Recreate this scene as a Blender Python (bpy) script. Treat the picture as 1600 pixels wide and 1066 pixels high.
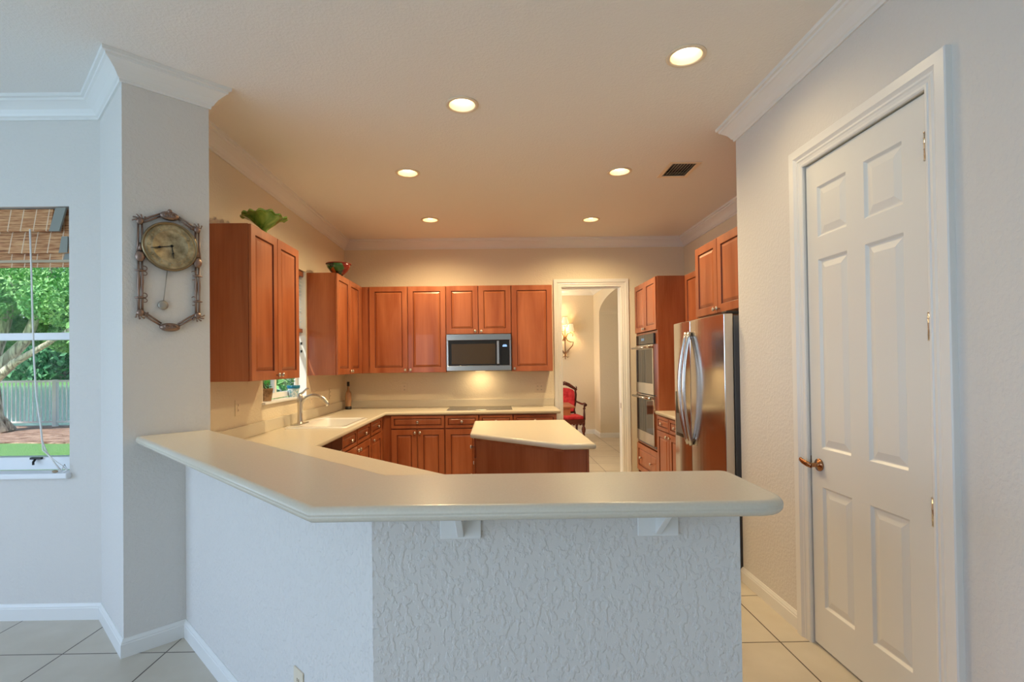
import bpy, bmesh, math, random
from mathutils import Vector, Matrix, Euler
random.seed(7)
PI = math.pi
for o in list(bpy.data.objects): bpy.data.objects.remove(o)
scn = bpy.context.scene
COL = scn.collection

# ------------------------------------------------------------------ camera
cam_d = bpy.data.cameras.new('camera')
cam = bpy.data.objects.new('camera', cam_d); COL.objects.link(cam)
cam_d.sensor_fit = 'HORIZONTAL'; cam_d.sensor_width = 36.0
cam_d.lens = 801.8 / 1600 * 36
cam_d.shift_x = 20.16 / 1600; cam_d.shift_y = 25.73 / 1600
cam_d.clip_start = 0.05; cam_d.clip_end = 500
R_ = Vector((0.99989103, -0.00794644, -0.01244107))
U_ = Vector((0.01234704, -0.01177438, 0.99985445))
F_ = Vector((0.00809176, 0.9998991, 0.01167499))
m3 = Matrix((R_, U_, -F_)).transposed()
cam.matrix_world = Matrix.Translation((0, 0, 1.4539)) @ m3.to_4x4()
scn.camera = cam

# ------------------------------------------------------------------ view
scn.view_settings.view_transform = 'Standard'
scn.view_settings.look = 'None'
scn.view_settings.gamma = 1
scn.view_settings.use_curve_mapping = False
scn.view_settings.exposure = 0.0
scn.cycles.max_bounces = 10
scn.cycles.diffuse_bounces = 7
scn.cycles.glossy_bounces = 4
scn.cycles.transparent_max_bounces = 12
scn.cycles.caustics_reflective = False
scn.cycles.caustics_refractive = False
scn.cycles.use_denoising = True

# ------------------------------------------------------------------ world, sun, daylight
w = bpy.data.worlds.new('sky'); scn.world = w; w.use_nodes = True
wn = w.node_tree.nodes; wl = w.node_tree.links
bg = wn['Background']
sky = wn.new('ShaderNodeTexSky')
sky.sky_type = 'NISHITA'; sky.sun_disc = False
sky.sun_elevation = math.radians(48); sky.sun_rotation = math.radians(200); sky.altitude = 0
wl.new(sky.outputs[0], bg.inputs[0])
bg.inputs[1].default_value = 0.20

def add_light(name, kind, loc, rot, energy, color, **kw):
    d = bpy.data.lights.new(name, kind); d.energy = energy; d.color = color
    for k, v in kw.items(): setattr(d, k, v)
    o = bpy.data.objects.new(name, d); COL.objects.link(o)
    o.location = loc; o.rotation_euler = rot
    return o
add_light('sun', 'SUN', (0, 0, 20), Euler((math.radians(40), 0, math.radians(-25))), 4.6, (1, .95, .86), angle=math.radians(1.5))
# daylight coming in through the glazed openings of the breakfast room behind the camera
add_light('rear_daylight', 'AREA', (-3.3, -4.15, 1.35), Euler((math.radians(90), 0, 0)), 76, (.52, .70, 1), shape='RECTANGLE', size=2.8, size_y=2.3)
add_light('side_daylight', 'AREA', (-5.15, -0.6, 1.45), Euler((math.radians(90), 0, math.radians(-90))), 140, (.45, .655, 1), shape='RECTANGLE', size=4.2, size_y=2.0)

add_light('hall_fill', 'AREA', (-1.16, 8.5, 1.45), Euler((math.radians(90), 0, math.radians(-90))), 75, (1, .86, .70), shape='RECTANGLE', size=2.2, size_y=1.7)  # warm fill lamp, added out of view to brighten the hall

# ------------------------------------------------------------------ materials
def mat(name, col, rough=.5, metal=0, spec=.5, coat=0, trans=0, emis=None, est=0, ior=1.45):
    m = bpy.data.materials.new(name); m.use_nodes = True
    b = m.node_tree.nodes['Principled BSDF']
    b.inputs['Base Color'].default_value = (*col, 1)
    b.inputs['Roughness'].default_value = rough
    b.inputs['Metallic'].default_value = metal
    b.inputs['Specular IOR Level'].default_value = spec
    b.inputs['Coat Weight'].default_value = coat
    b.inputs['Transmission Weight'].default_value = trans
    b.inputs['IOR'].default_value = ior
    if emis:
        b.inputs['Emission Color'].default_value = (*emis, 1); b.inputs['Emission Strength'].default_value = est
    return m
def nodes(m): return m.node_tree.nodes, m.node_tree.links, m.node_tree.nodes['Principled BSDF']
def add_noise_color(m, c1, c2, scale=(3, 3, 3), detail=4, lo=.35, hi=.65, dist=0.0, coord='Object', rough=.55):
    n, l, b = nodes(m)
    tc = n.new('ShaderNodeTexCoord'); mp = n.new('ShaderNodeMapping'); mp.inputs['Scale'].default_value = scale
    nz = n.new('ShaderNodeTexNoise'); nz.inputs['Scale'].default_value = 1; nz.inputs['Detail'].default_value = detail
    nz.inputs['Distortion'].default_value = dist; nz.inputs['Roughness'].default_value = rough
    cr = n.new('ShaderNodeValToRGB')
    cr.color_ramp.elements[0].position = lo; cr.color_ramp.elements[0].color = (*c1, 1)
    cr.color_ramp.elements[1].position = hi; cr.color_ramp.elements[1].color = (*c2, 1)
    l.new(tc.outputs[coord], mp.inputs[0]); l.new(mp.outputs[0], nz.inputs['Vector'])
    l.new(nz.outputs['Fac'], cr.inputs[0]); l.new(cr.outputs[0], b.inputs['Base Color'])
    return cr
def add_bump(m, scale=60, strength=.3, dist=.004, detail=2, stretch=(1, 1, 1), lo=None, hi=None):
    n, l, b = nodes(m)
    tc = n.new('ShaderNodeTexCoord'); mp = n.new('ShaderNodeMapping'); mp.inputs['Scale'].default_value = stretch
    nz = n.new('ShaderNodeTexNoise'); nz.inputs['Scale'].default_value = scale; nz.inputs['Detail'].default_value = detail
    bp = n.new('ShaderNodeBump'); bp.inputs['Strength'].default_value = strength; bp.inputs['Distance'].default_value = dist
    l.new(tc.outputs['Object'], mp.inputs[0]); l.new(mp.outputs[0], nz.inputs['Vector'])
    if lo is not None:
        mr = n.new('ShaderNodeMapRange'); mr.inputs['From Min'].default_value = lo; mr.inputs['From Max'].default_value = hi
        mr.interpolation_type = 'SMOOTHSTEP'
        l.new(nz.outputs['Fac'], mr.inputs[0]); l.new(mr.outputs[0], bp.inputs['Height'])
    else: l.new(nz.outputs['Fac'], bp.inputs['Height'])
    l.new(bp.outputs[0], b.inputs['Normal'])
WALLC = (.675, .65, .615)
M = {}
M['wall'] = mat('painted_drywall', WALLC, .75, spec=.25); add_bump(M['wall'], 60, .28, .003, 3, lo=.40, hi=.64)
M['kwall'] = mat('warm_kitchen_wall', (.74, .655, .51), .75, spec=.25); add_bump(M['kwall'], 60, .3, .003, 3, lo=.40, hi=.64)  # kitchen and hall drywall, warmer base tone than the other walls
M['knock'] = mat('knockdown_drywall', WALLC, .7, spec=.3); add_bump(M['knock'], 62, .42, .005, 4, stretch=(1, 1, .7), lo=.46, hi=.62)
M['ceil'] = mat('ceiling_paint', (.80, .775, .74), .85, spec=.2); add_bump(M['ceil'], 80, .22, .003, 3, lo=.4, hi=.65)
M['trim'] = mat('white_trim_paint', (.76, .755, .73), .35)
M['doorpaint'] = mat('white_door_paint', (.72, .72, .69), .3)
M['counter'] = mat('cream_solid_surface', (.62, .565, .46), .27, spec=.35)
add_noise_color(M['counter'], (.61, .555, .45), (.635, .58, .475), (160, 160, 160), 2)
def wood(name, a, b_, sc=(5, 5, .8), rough=.32, spec=.5, coat=.15):
    m = mat(name, a, rough, spec=spec, coat=coat)
    n, l, b = nodes(m)
    tc = n.new('ShaderNodeTexCoord'); mp = n.new('ShaderNodeMapping'); mp.inputs['Scale'].default_value = sc
    oi = n.new('ShaderNodeObjectInfo'); ad = n.new('ShaderNodeVectorMath'); ad.operation = 'ADD'
    ml = n.new('ShaderNodeVectorMath'); ml.operation = 'SCALE'; ml.inputs['Scale'].default_value = 13.0
    cx = n.new('ShaderNodeCombineXYZ'); l.new(oi.outputs['Random'], cx.inputs[0]); l.new(oi.outputs['Random'], cx.inputs[2])
    l.new(cx.outputs[0], ml.inputs[0])
    l.new(tc.outputs['Object'], mp.inputs[0]); l.new(mp.outputs[0], ad.inputs[0]); l.new(ml.outputs[0], ad.inputs[1])
    nz = n.new('ShaderNodeTexNoise'); nz.inputs['Scale'].default_value = 1; nz.inputs['Detail'].default_value = 5; nz.inputs['Distortion'].default_value = .6
    l.new(ad.outputs[0], nz.inputs['Vector'])
    mp2 = n.new('ShaderNodeMapping'); mp2.inputs['Scale'].default_value = (90, 90, 3)
    nz2 = n.new('ShaderNodeTexNoise'); nz2.inputs['Scale'].default_value = 1; nz2.inputs['Detail'].default_value = 2
    l.new(tc.outputs['Object'], mp2.inputs[0]); l.new(mp2.outputs[0], nz2.inputs['Vector'])
    mx = n.new('ShaderNodeMath'); mx.operation = 'MULTIPLY_ADD'; mx.inputs[1].default_value = .22
    l.new(nz2.outputs['Fac'], mx.inputs[0]); l.new(nz.outputs['Fac'], mx.inputs[2])
    cr = n.new('ShaderNodeValToRGB'); e = cr.color_ramp.elements
    e[0].position = .42; e[0].color = (*a, 1); e[1].position = .82; e[1].color = (*b_, 1)
    l.new(mx.outputs[0], cr.inputs[0]); l.new(cr.outputs[0], b.inputs['Base Color'])
    return m
M['wood'] = wood('cherry_stained_maple', (.25, .060, .018), (.42, .138, .058))
M['redwood'] = wood('carved_mahogany', (.07, .012, .006), (.16, .03, .012))
M['tablewood'] = wood('reddish_table_wood', (.36, .09, .035), (.5, .16, .07))
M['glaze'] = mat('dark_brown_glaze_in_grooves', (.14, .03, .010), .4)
M['dark_gap'] = mat('dark_cabinet_shadow_gap', (.03, .015, .01), .8)
M['nickel'] = mat('brushed_nickel', (.62, .59, .54), .28, 1)
M['chrome'] = mat('satin_chrome', (.7, .7, .7), .2, 1)
M['steel'] = mat('stainless_steel', (.63, .60, .56), .15, 1); 
n, l, b = nodes(M['steel']); b.inputs['Anisotropic'].default_value = .3
M['steel_dark'] = mat('grey_appliance_side', (.16, .16, .17), .4, .3)
M['black_glass'] = mat('black_glass', (.012, .012, .013), .06, spec=.6)
M['black'] = mat('black_plastic', (.02, .02, .022), .35)
M['bronze'] = mat('antique_bronze', (.27, .19, .155), .34, .85); add_bump(M['bronze'], 120, .5, .002, 3)
M['brass_dial'] = mat('aged_brass_dial', (.42, .34, .20), .4, .7)
add_noise_color(M['brass_dial'], (.22, .17, .09), (.55, .46, .28), (22, 22, 22), 5); add_bump(M['brass_dial'], 90, .4, .002, 3)
M['brassknob'] = mat('polished_bronze_lever', (.36, .17, .08), .18, 1)
M['white_enamel'] = mat('white_sink_enamel', (.80, .79, .76), .15, coat=.3)
M['lamp_ring'] = mat('cream_light_ring', (.78, .66, .5), .45)
M['bulb'] = mat('glowing_bulb', (1, .9, .7), .5, emis=(1, .84, .56), est=6.5)
M['reflector'] = mat('gold_white_reflector', (.80, .70, .48), .35)
M['plate'] = mat('cream_switch_plate', (.74, .64, .49), .35)
M['plate_dk'] = mat('outlet_slots', (.22, .16, .11), .5)
M['red'] = mat('red_velvet', (.62, .02, .03), .7); add_noise_color(M['red'], (.50, .012, .022), (.74, .05, .06), (14, 14, 14), 3)
M['shade'] = mat('lit_lampshade', (.95, .85, .62), .8, emis=(1, .80, .46), est=.45)
M['iron'] = mat('rust_gold_iron', (.24, .12, .055), .5, .6)
M['cord'] = mat('white_cord', (.8, .8, .78), .6)
M['tape'] = mat('grey_green_edging', (.26, .27, .24), .8)
M['winframe'] = mat('white_window_frame', (.78, .79, .8), .35)
M['blackmetal'] = mat('dark_metal', (.03, .03, .03), .4, .6)
# tile floor
ft = mat('cream_ceramic_tile', (.62, .54, .44), .3)
n, l, b = nodes(ft)
tc = n.new('ShaderNodeTexCoord'); mp = n.new('ShaderNodeMapping')
mp.inputs['Location'].default_value = (1.698 + .5250 * 40, -2.650 + .525 * 40, 0)
br = n.new('ShaderNodeTexBrick'); br.offset = 0; br.squash = 1
br.inputs['Scale'].default_value = 1; br.inputs['Brick Width'].default_value = .525; br.inputs['Row Height'].default_value = .525
br.inputs['Mortar Size'].default_value = .0035; br.inputs['Mortar Smooth'].default_value = .1
br.inputs['Color1'].default_value = (.60, .545, .455, 1); br.inputs['Color2'].default_value = (.58, .525, .44, 1); br.inputs['Mortar'].default_value = (.10, .075, .06, 1)
nz = n.new('ShaderNodeTexNoise'); nz.inputs['Scale'].default_value = 5; nz.inputs['Detail'].default_value = 6
mxx = n.new('ShaderNodeMixRGB'); mxx.blend_type = 'MULTIPLY'; mxx.inputs[0].default_value = .35
crn = n.new('ShaderNodeValToRGB'); crn.color_ramp.elements[0].position = .3; crn.color_ramp.elements[0].color = (.7, .66, .6, 1); crn.color_ramp.elements[1].position = .7
l.new(tc.outputs['Object'], mp.inputs[0]); l.new(mp.outputs[0], br.inputs['Vector'])
l.new(tc.outputs['Object'], nz.inputs['Vector']); l.new(nz.outputs['Fac'], crn.inputs[0])
l.new(br.outputs['Color'], mxx.inputs[1]); l.new(crn.outputs[0], mxx.inputs[2]); l.new(mxx.outputs[0], b.inputs['Base Color'])
bp = n.new('ShaderNodeBump'); bp.invert = True; bp.inputs['Distance'].default_value = .002; l.new(br.outputs['Fac'], bp.inputs['Height']); l.new(bp.outputs[0], b.inputs['Normal'])
M['tile'] = ft
# bamboo weave
bm_ = mat('woven_bamboo', (.5, .26, .12), .6)
n, l, b = nodes(bm_)
tc = n.new('ShaderNodeTexCoord'); mp = n.new('ShaderNodeMapping'); mp.inputs['Scale'].default_value = (6, 1, 130)
nz = n.new('ShaderNodeTexNoise'); nz.inputs['Scale'].default_value = 1; nz.inputs['Detail'].default_value = 3; nz.inputs['Roughness'].default_value = .7
cr = n.new('ShaderNodeValToRGB'); e = cr.color_ramp.elements
e[0].position = .33; e[0].color = (.14, .045, .015, 1); e[1].position = .62; e[1].color = (.72, .42, .20, 1)
x_ = cr.color_ramp.elements.new(.45); x_.color = (.46, .19, .075, 1)
sep = n.new('ShaderNodeSeparateXYZ'); mth = n.new('ShaderNodeMath'); mth.operation = 'WRAP'; mth.inputs[1].default_value = 0; mth.inputs[2].default_value = .075
cmp_ = n.new('ShaderNodeMath'); cmp_.operation = 'LESS_THAN'; cmp_.inputs[1].default_value = .006
mxt = n.new('ShaderNodeMixRGB'); mxt.inputs[2].default_value = (.72, .55, .38, 1)
l.new(tc.outputs['Object'], mp.inputs[0]); l.new(mp.outputs[0], nz.inputs['Vector']); l.new(nz.outputs['Fac'], cr.inputs[0])
l.new(tc.outputs['Object'], sep.inputs[0]); l.new(sep.outputs[0], mth.inputs[0]); l.new(mth.outputs[0], cmp_.inputs[0])
l.new(cmp_.outputs[0], mxt.inputs[0]); l.new(cr.outputs[0], mxt.inputs[1]); l.new(mxt.outputs[0], b.inputs['Base Color'])
M['bamboo'] = bm_
# window glass: fresnel mix of a clear pane and a reflection
gl = bpy.data.materials.new('window_glass'); gl.use_nodes = True
n = gl.node_tree.nodes; l = gl.node_tree.links
for q in list(n):
    if q.type != 'OUTPUT_MATERIAL': n.remove(q)
out = [q for q in n if q.type == 'OUTPUT_MATERIAL'][0]
tr = n.new('ShaderNodeBsdfTransparent'); tr.inputs[0].default_value = (.94, .97, .96, 1)
gg = n.new('ShaderNodeBsdfGlossy'); gg.inputs['Roughness'].default_value = .02
lw = n.new('ShaderNodeLayerWeight'); lw.inputs[0].default_value = .5; pw = n.new('ShaderNodeMath'); pw.operation = 'POWER'; pw.inputs[1].default_value = 5; fr = n.new('ShaderNodeMath'); fr.operation = 'MULTIPLY_ADD'; fr.inputs[1].default_value = .6; fr.inputs[2].default_value = .003; l.new(lw.outputs['Facing'], pw.inputs[0]); l.new(pw.outputs[0], fr.inputs[0]); ms = n.new('ShaderNodeMixShader')
l.new(fr.outputs[0], ms.inputs[0]); l.new(tr.outputs[0], ms.inputs[1]); l.new(gg.outputs[0], ms.inputs[2]); l.new(ms.outputs[0], out.inputs[0])
M['glass'] = gl
# coloured glass / ceramics
M['green_glass'] = mat('green_art_glass', (.22, .55, .05), .12, trans=.35, coat=.4)
add_noise_color(M['green_glass'], (.05, .30, .02), (.46, .72, .14), (9, 9, 9), 4, .3, .62, 1.0)
M['bowl_paint'] = mat('painted_bowl', (.1, .2, .05), .2, coat=.5)
n, l, b = nodes(M['bowl_paint'])
tc = n.new('ShaderNodeTexCoord'); vo = n.new('ShaderNodeTexVoronoi'); vo.inputs['Scale'].default_value = 16
cr = n.new('ShaderNodeValToRGB'); cr.color_ramp.interpolation = 'CONSTANT'; e = cr.color_ramp.elements
e[0].color = (.012, .035, .02, 1); e[1].position = .35; e[1].color = (.03, .13, .03, 1)
for p_, c_ in ((.55, (.20, .02, .015)), (.72, (.48, .12, .02)), (.82, (.04, .12, .05)), (.92, (.3, .03, .03))):
    q = e.new(p_); q.color = (*c_, 1)
l.new(tc.outputs['Object'], vo.inputs['Vector']); l.new(vo.outputs['Color'], cr.inputs[0]); l.new(cr.outputs[0], b.inputs['Base Color'])
M['bowl_rim'] = mat('dark_red_rim', (.22, .03, .02), .25)
M['terracotta'] = mat('brown_tin_pot', (.22, .12, .06), .4, .3)
add_noise_color(M['terracotta'], (.13, .07, .035), (.42, .26, .14), (20, 20, 20), 3)
M['blue_glaze'] = mat('pale_blue_glaze', (.40, .62, .70), .25); add_noise_color(M['blue_glaze'], (.16, .42, .55), (.75, .8, .82), (50, 50, 50), 2)
M['blue_band'] = mat('teal_blue_band', (.01, .16, .30), .3)
M['bottleglass'] = mat('amber_bottle_glass', (.85, .50, .30), .08, trans=.6)
M['soil'] = mat('potting_soil', (.05, .03, .02), .9)
def leafmat(name, c1, c2, tr=.0):
    m = mat(name, c1, .55, spec=.3); add_noise_color(m, c1, c2, (2.2, 2.2, 2.2), 5, .35, .65)
    nodes(m)[2].inputs['Specular IOR Level'].default_value = .2
    return m
M['leaf'] = leafmat('bright_leaves', (.13, .40, .13), (.50, .80, .34))
M['leaf_dark'] = leafmat('deep_leaf_green', (.05, .22, .10), (.22, .48, .24))  # darker leaf green for the sill plants and some far trees
M['bark'] = mat('grey_fig_bark', (.42, .36, .28), .85); add_noise_color(M['bark'], (.20, .16, .12), (.92, .83, .70), (11, 11, 1.4), 7, .32, .62, 1.6); 
M['grass'] = mat('mown_lawn', (.10, .40, .06), .9); add_noise_color(M['grass'], (.12, .30, .09), (.30, .55, .20), (14, 14, 14), 6, .3, .7); add_bump(M['grass'], 40, 1, .03, 6)
M['mulch'] = mat('red_brown_mulch', (.35, .16, .10), .9); add_noise_color(M['mulch'], (.20, .09, .06), (.72, .48, .38), (3, 8, 8), 7, .35, .65, 1); add_bump(M['mulch'], 20, 1, .04, 5)
M['water'] = mat('pale_lake_water', (.30, .42, .48), .12); add_bump(M['water'], 3, .25, .02, 3, stretch=(.5, 3, 1))
M['fence'] = mat('white_fence_paint', (.85, .87, .88), .4)
M['stucco'] = mat('house_stucco', (.6, .55, .46), .9)

# ------------------------------------------------------------------ mesh helpers
class MB:
    def __init__(s): s.bm = bmesh.new()
    def box(s, x0, x1, y0, y1, z0, z1, mi=0, T=None):
        vs = [s.bm.verts.new((x, y, z)) for x in (x0, x1) for y in (y0, y1) for z in (z0, z1)]
        if T: 
            for v in vs: v.co = T @ v.co
        for f in ((0, 1, 3, 2), (4, 6, 7, 5), (0, 4, 5, 1), (2, 3, 7, 6), (0, 2, 6, 4), (1, 5, 7, 3)):
            q = s.bm.faces.new([vs[i] for i in f]); q.material_index = mi
        return vs
    def prism(s, poly, z0, z1, T=None, mi=0):
        a = [s.bm.verts.new((x, y, z0)) for x, y in poly]; b_ = [s.bm.verts.new((x, y, z1)) for x, y in poly]
        if T:
            for v in a + b_: v.co = T @ v.co
        nn = len(poly)
        fs = [s.bm.faces.new(a[::-1]), s.bm.faces.new(b_)]
        for i in range(nn): fs.append(s.bm.faces.new((a[i], a[(i + 1) % nn], b_[(i + 1) % nn], b_[i])))
        for f in fs: f.material_index = mi
    def lathe(s, prof, seg=24, T=None, closed=True, smooth=True, mi=0, fn=None):
        rings = []
        for r, z in prof:
            ring = []
            for k in range(seg):
                a = 2 * PI * k / seg; rr, zz = (r, z)
                if fn: rr, zz = fn(r, z, a)
                v = Vector((rr * math.cos(a), rr * math.sin(a), zz))
                ring.append(s.bm.verts.new(T @ v if T else v))
            rings.append(ring)
        for i in range(len(rings) - 1):
            for k in range(seg):
                f = s.bm.faces.new((rings[i][k], rings[i][(k + 1) % seg], rings[i + 1][(k + 1) % seg], rings[i + 1][k]))
                f.smooth = smooth; f.material_index = mi
        if closed:
            for ring, rev in ((rings[0], True), (rings[-1], False)):
                f = s.bm.faces.new(ring[::-1] if rev else ring); f.material_index = mi
    def tube(s, pts, r, seg=8, smooth=True, mi=0, flat=1.0):
        pts = [Vector(p) for p in pts]; rs = r if isinstance(r, (list, tuple)) else [r] * len(pts)
        rings = []; up = None
        for i, p in enumerate(pts):
            t = (pts[min(i + 1, len(pts) - 1)] - pts[max(i - 1, 0)]).normalized()
            if up is None:
                up = Vector((0, 0, 1)) if abs(t.z) < .9 else Vector((1, 0, 0))
            sd = t.cross(up).normalized(); up = sd.cross(t).normalized()
            ring = [s.bm.verts.new(p + (sd * math.cos(a) * flat + up * math.sin(a)) * rs[i]) for a in [2 * PI * k / seg for k in range(seg)]]
            rings.append(ring)
        for i in range(len(rings) - 1):
            for k in range(seg):
                f = s.bm.faces.new((rings[i][k], rings[i][(k + 1) % seg], rings[i + 1][(k + 1) % seg], rings[i + 1][k])); f.smooth = smooth; f.material_index = mi
        for ring, rev in ((rings[0], True), (rings[-1], False)):
            f = s.bm.faces.new(ring[::-1] if rev else ring); f.material_index = mi
    def ball(s, c, r, sc=(1, 1, 1), seg=12):
        T = Matrix.Translation(c) @ Matrix.Diagonal((*sc, 1))
        pr = [(max(r * math.sin(PI * k / seg), r * .02), -r * math.cos(PI * k / seg)) for k in range(seg + 1)]
        s.lathe(pr, seg * 2 if seg < 10 else 16, T)
    def grid(s, rows, smooth=False, closed_u=False, mi=0):
        vs = [[s.bm.verts.new(p) for p in row] for row in rows]
        for i in range(len(vs) - 1):
            n_ = len(vs[i])
            for k in range(n_ if closed_u else n_ - 1):
                f = s.bm.faces.new((vs[i][k], vs[i][(k + 1) % n_], vs[i + 1][(k + 1) % n_], vs[i + 1][k])); f.smooth = smooth; f.material_index = mi
        return vs
    def build(s, name, m, parent=None, loc=None, rot=None, bevel=0, seg=2, recalc=True, angle=35):
        if recalc: bmesh.ops.recalc_face_normals(s.bm, faces=s.bm.faces)
        me = bpy.data.meshes.new(name); s.bm.to_mesh(me); s.bm.free()
        o = bpy.data.objects.new(name, me); COL.objects.link(o)
        for q in (m if isinstance(m, (list, tuple)) else [m]): me.materials.append(q)
        if parent: o.parent = parent
        if loc: o.location = loc
        if rot: o.rotation_euler = rot
        if bevel:
            md = o.modifiers.new('Bevel', 'BEVEL'); md.width = bevel; md.segments = seg; md.limit_method = 'ANGLE'; md.angle_limit = math.radians(angle)
        return o
def thing(name, label, cat, loc=(0, 0, 0), rz=0, group=None):
    o = bpy.data.objects.new(name, None); COL.objects.link(o); o.empty_display_size = .1
    o.location = loc; o.rotation_euler = (0, 0, rz); return tag(o, label, cat, group)
def tag(o, label, cat, group=None, kind=None):
    o['label'] = label; o['category'] = cat
    if group: o['group'] = group
    if kind: o['kind'] = kind
    return o
def struct(o): o['kind'] = 'structure'; return o
def boxo(name, m, b, parent=None, bevel=0, seg=2):
    mb = MB(); mb.box(*b); return mb.build(name, m, parent, bevel=bevel, seg=seg)
def copy_tree(o, parent=None):
    c = o.copy(); COL.objects.link(c)
    if parent: c.parent = parent
    for ch in list(o.children): copy_tree(ch, c)
    return c
def offset(poly, d):
    """inset a ccw polygon by d (mitred)"""
    n_ = len(poly); out = []
    for i in range(n_):
        p0, p1, p2 = Vector(poly[i - 1]), Vector(poly[i]), Vector(poly[(i + 1) % n_])
        a = (p1 - p0).normalized(); b_ = (p2 - p1).normalized()
        na = Vector((-a.y, a.x)); nb = Vector((-b_.y, b_.x)); mm = (na + nb)
        mm = mm / max(mm.length_squared / 2, .2) * 1.0
        out.append(tuple(p1 + mm * d))
    return out
def fillet(poly, radii, k=7):
    out = []; n_ = len(poly)
    for i, p in enumerate(poly):
        r = radii.get(i, 0)
        if not r: out.append(p); continue
        p1 = Vector(p); a = (Vector(poly[i - 1]) - p1).normalized(); b_ = (Vector(poly[(i + 1) % n_]) - p1).normalized()
        ang = a.angle(b_); t = r / math.tan(ang / 2)
        s_ = p1 + a * t; e_ = p1 + b_ * t
        c = p1 + (a + b_).normalized() * (r / math.sin(ang / 2))
        a0 = math.atan2(*(s_ - c).yx); a1 = math.atan2(*(e_ - c).yx)
        d = (a1 - a0 + PI) % (2 * PI) - PI
        for j in range(k + 1): out.append((c.x + r * math.cos(a0 + d * j / k), c.y + r * math.sin(a0 + d * j / k)))
    return out
def slab(name, poly, z0, z1, r, m, parent=None, holes=(), k=5):
    """a worktop with rolled edges and optional holes; poly ccw"""
    bm = bmesh.new(); rr = min(r, (z1 - z0) / 2); loops = []
    for j in range(k + 1):
        a = PI / 2 * j / k
        loops.append((offset(poly, rr * (1 - math.sin(a))), z0 + rr * (1 - math.cos(a))))
    for j in range(k + 1):
        a = PI / 2 * (1 - j / k)
        loops.append((offset(poly, rr * (1 - math.sin(a))), z1 - rr * (1 - math.cos(a))))
    L = [[bm.verts.new((x, y, z)) for x, y in lp] for lp, z in loops]
    n_ = len(poly)
    for i in range(len(L) - 1):
        for q in range(n_):
            f = bm.faces.new((L[i][q], L[i][(q + 1) % n_], L[i + 1][(q + 1) % n_], L[i + 1][q])); f.smooth = True
    hl = []
    for h in holes:
        a = [bm.verts.new((x, y, z0)) for x, y in h]; b_ = [bm.verts.new((x, y, z1)) for x, y in h]; hl.append((a, b_))
        for q in range(len(h)): bm.faces.new((a[q], a[(q + 1) % len(h)], b_[(q + 1) % len(h)], b_[q]))
    for ring, idx in ((L[0], 0), (L[-1], 1)):
        es = [bm.edges.get((ring[q], ring[(q + 1) % n_])) for q in range(n_)]
        for h in hl:
            hh = h[idx]; es += [bm.edges.get((hh[q], hh[(q + 1) % len(hh)])) for q in range(len(hh))]
        bmesh.ops.triangle_fill(bm, use_beauty=True, use_dissolve=False, edges=es)
    mb = MB(); mb.bm.free(); mb.bm = bm
    return mb.build(name, m, parent)
def sweep(name, path, prof, m, closed=False):
    """profile (offset to the right of the path, z) mitred along a plan polyline"""
    mb = MB(); P = [Vector(p) for p in path]; rows = []
    for i, p in enumerate(P):
        d0 = (p - P[i - 1]).normalized() if i > 0 else None
        d1 = (P[i + 1] - p).normalized() if i < len(P) - 1 else None
        if d0 is None: d0 = d1
        if d1 is None: d1 = d0
        n0 = Vector((d0.y, -d0.x)); n1 = Vector((d1.y, -d1.x)); mm = n0 + n1; mm = mm / (mm.length_squared / 2)
        rows.append([(p.x + mm.x * o, p.y + mm.y * o, z) for o, z in prof])
    vs = mb.grid(rows)
    mb.bm.faces.new(vs[0][::-1]); mb.bm.faces.new(vs[-1])
    return mb.build(name, m)
def wall(name, axis, a0, a1, t0, t1, z0, z1, openings=(), m=None):
    """axis 'x': runs along x with thickness t0..t1 in y"""
    mb = MB()
    def bx(u0, u1, v0, v1):
        if u1 - u0 < 1e-5 or v1 - v0 < 1e-5: return
        if axis == 'x': mb.box(u0, u1, t0, t1, v0, v1)
        else: mb.box(t0, t1, u0, u1, v0, v1)
    cur = a0
    for (o0, o1, b0, b1) in sorted(openings):
        bx(cur, o0, z0, z1); bx(o0, o1, z0, b0); bx(o0, o1, b1, z1); cur = o1
    bx(cur, a1, z0, z1)
    return struct(mb.build(name, m or M['wall']))

CEIL = 3.03
XL, YB, XR, XRB, YP = -1.896, 6.505, 1.62, 2.4257, 3.385
# ------------------------------------------------------------------ room shell
mb = MB(); mb.box(-5.15, 4.2, -4.15, 3.17, -.06, 0); mb.box(-2.05, 4.2, 3.17, 10.6, -.06, 0); struct(mb.build('floor', M['tile']))
# ceiling with round holes for the downlights and a hole for the air vent
LIGHTS = [(-.181, 3.102), (1.005, 2.621), (-.698, 4.201), (1.049, 4.217), (-.688, 5.58), (1.075, 5.63)]
VENT = (1.43, 1.63, 4.05, 4.33)
bm = bmesh.new()
def eloop(pts):
    vs = [bm.verts.new(p) for p in pts]; return [bm.edges.new((vs[i], vs[(i + 1) % len(vs)])) for i in range(len(vs))]
es = eloop([(-5.15, -4.15, CEIL), (4.2, -4.15, CEIL), (4.2, 6.56, CEIL), (-2.05, 6.56, CEIL), (-2.05, 3.17, CEIL), (-5.15, 3.17, CEIL)])
for x, y in LIGHTS: es += eloop([(x + .078 * math.cos(2 * PI * k / 28), y + .078 * math.sin(2 * PI * k / 28), CEIL) for k in range(28)])
es += eloop([(VENT[0], VENT[2], CEIL), (VENT[1], VENT[2], CEIL), (VENT[1], VENT[3], CEIL), (VENT[0], VENT[3], CEIL)])
bmesh.ops.triangle_fill(bm, use_beauty=True, use_dissolve=False, edges=es)
for f in bm.faces:
    if f.normal.z > 0: f.normal_flip()
mb = MB(); mb.bm.free(); mb.bm = bm
struct(mb.build('ceiling', M['ceil'], recalc=False))
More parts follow.
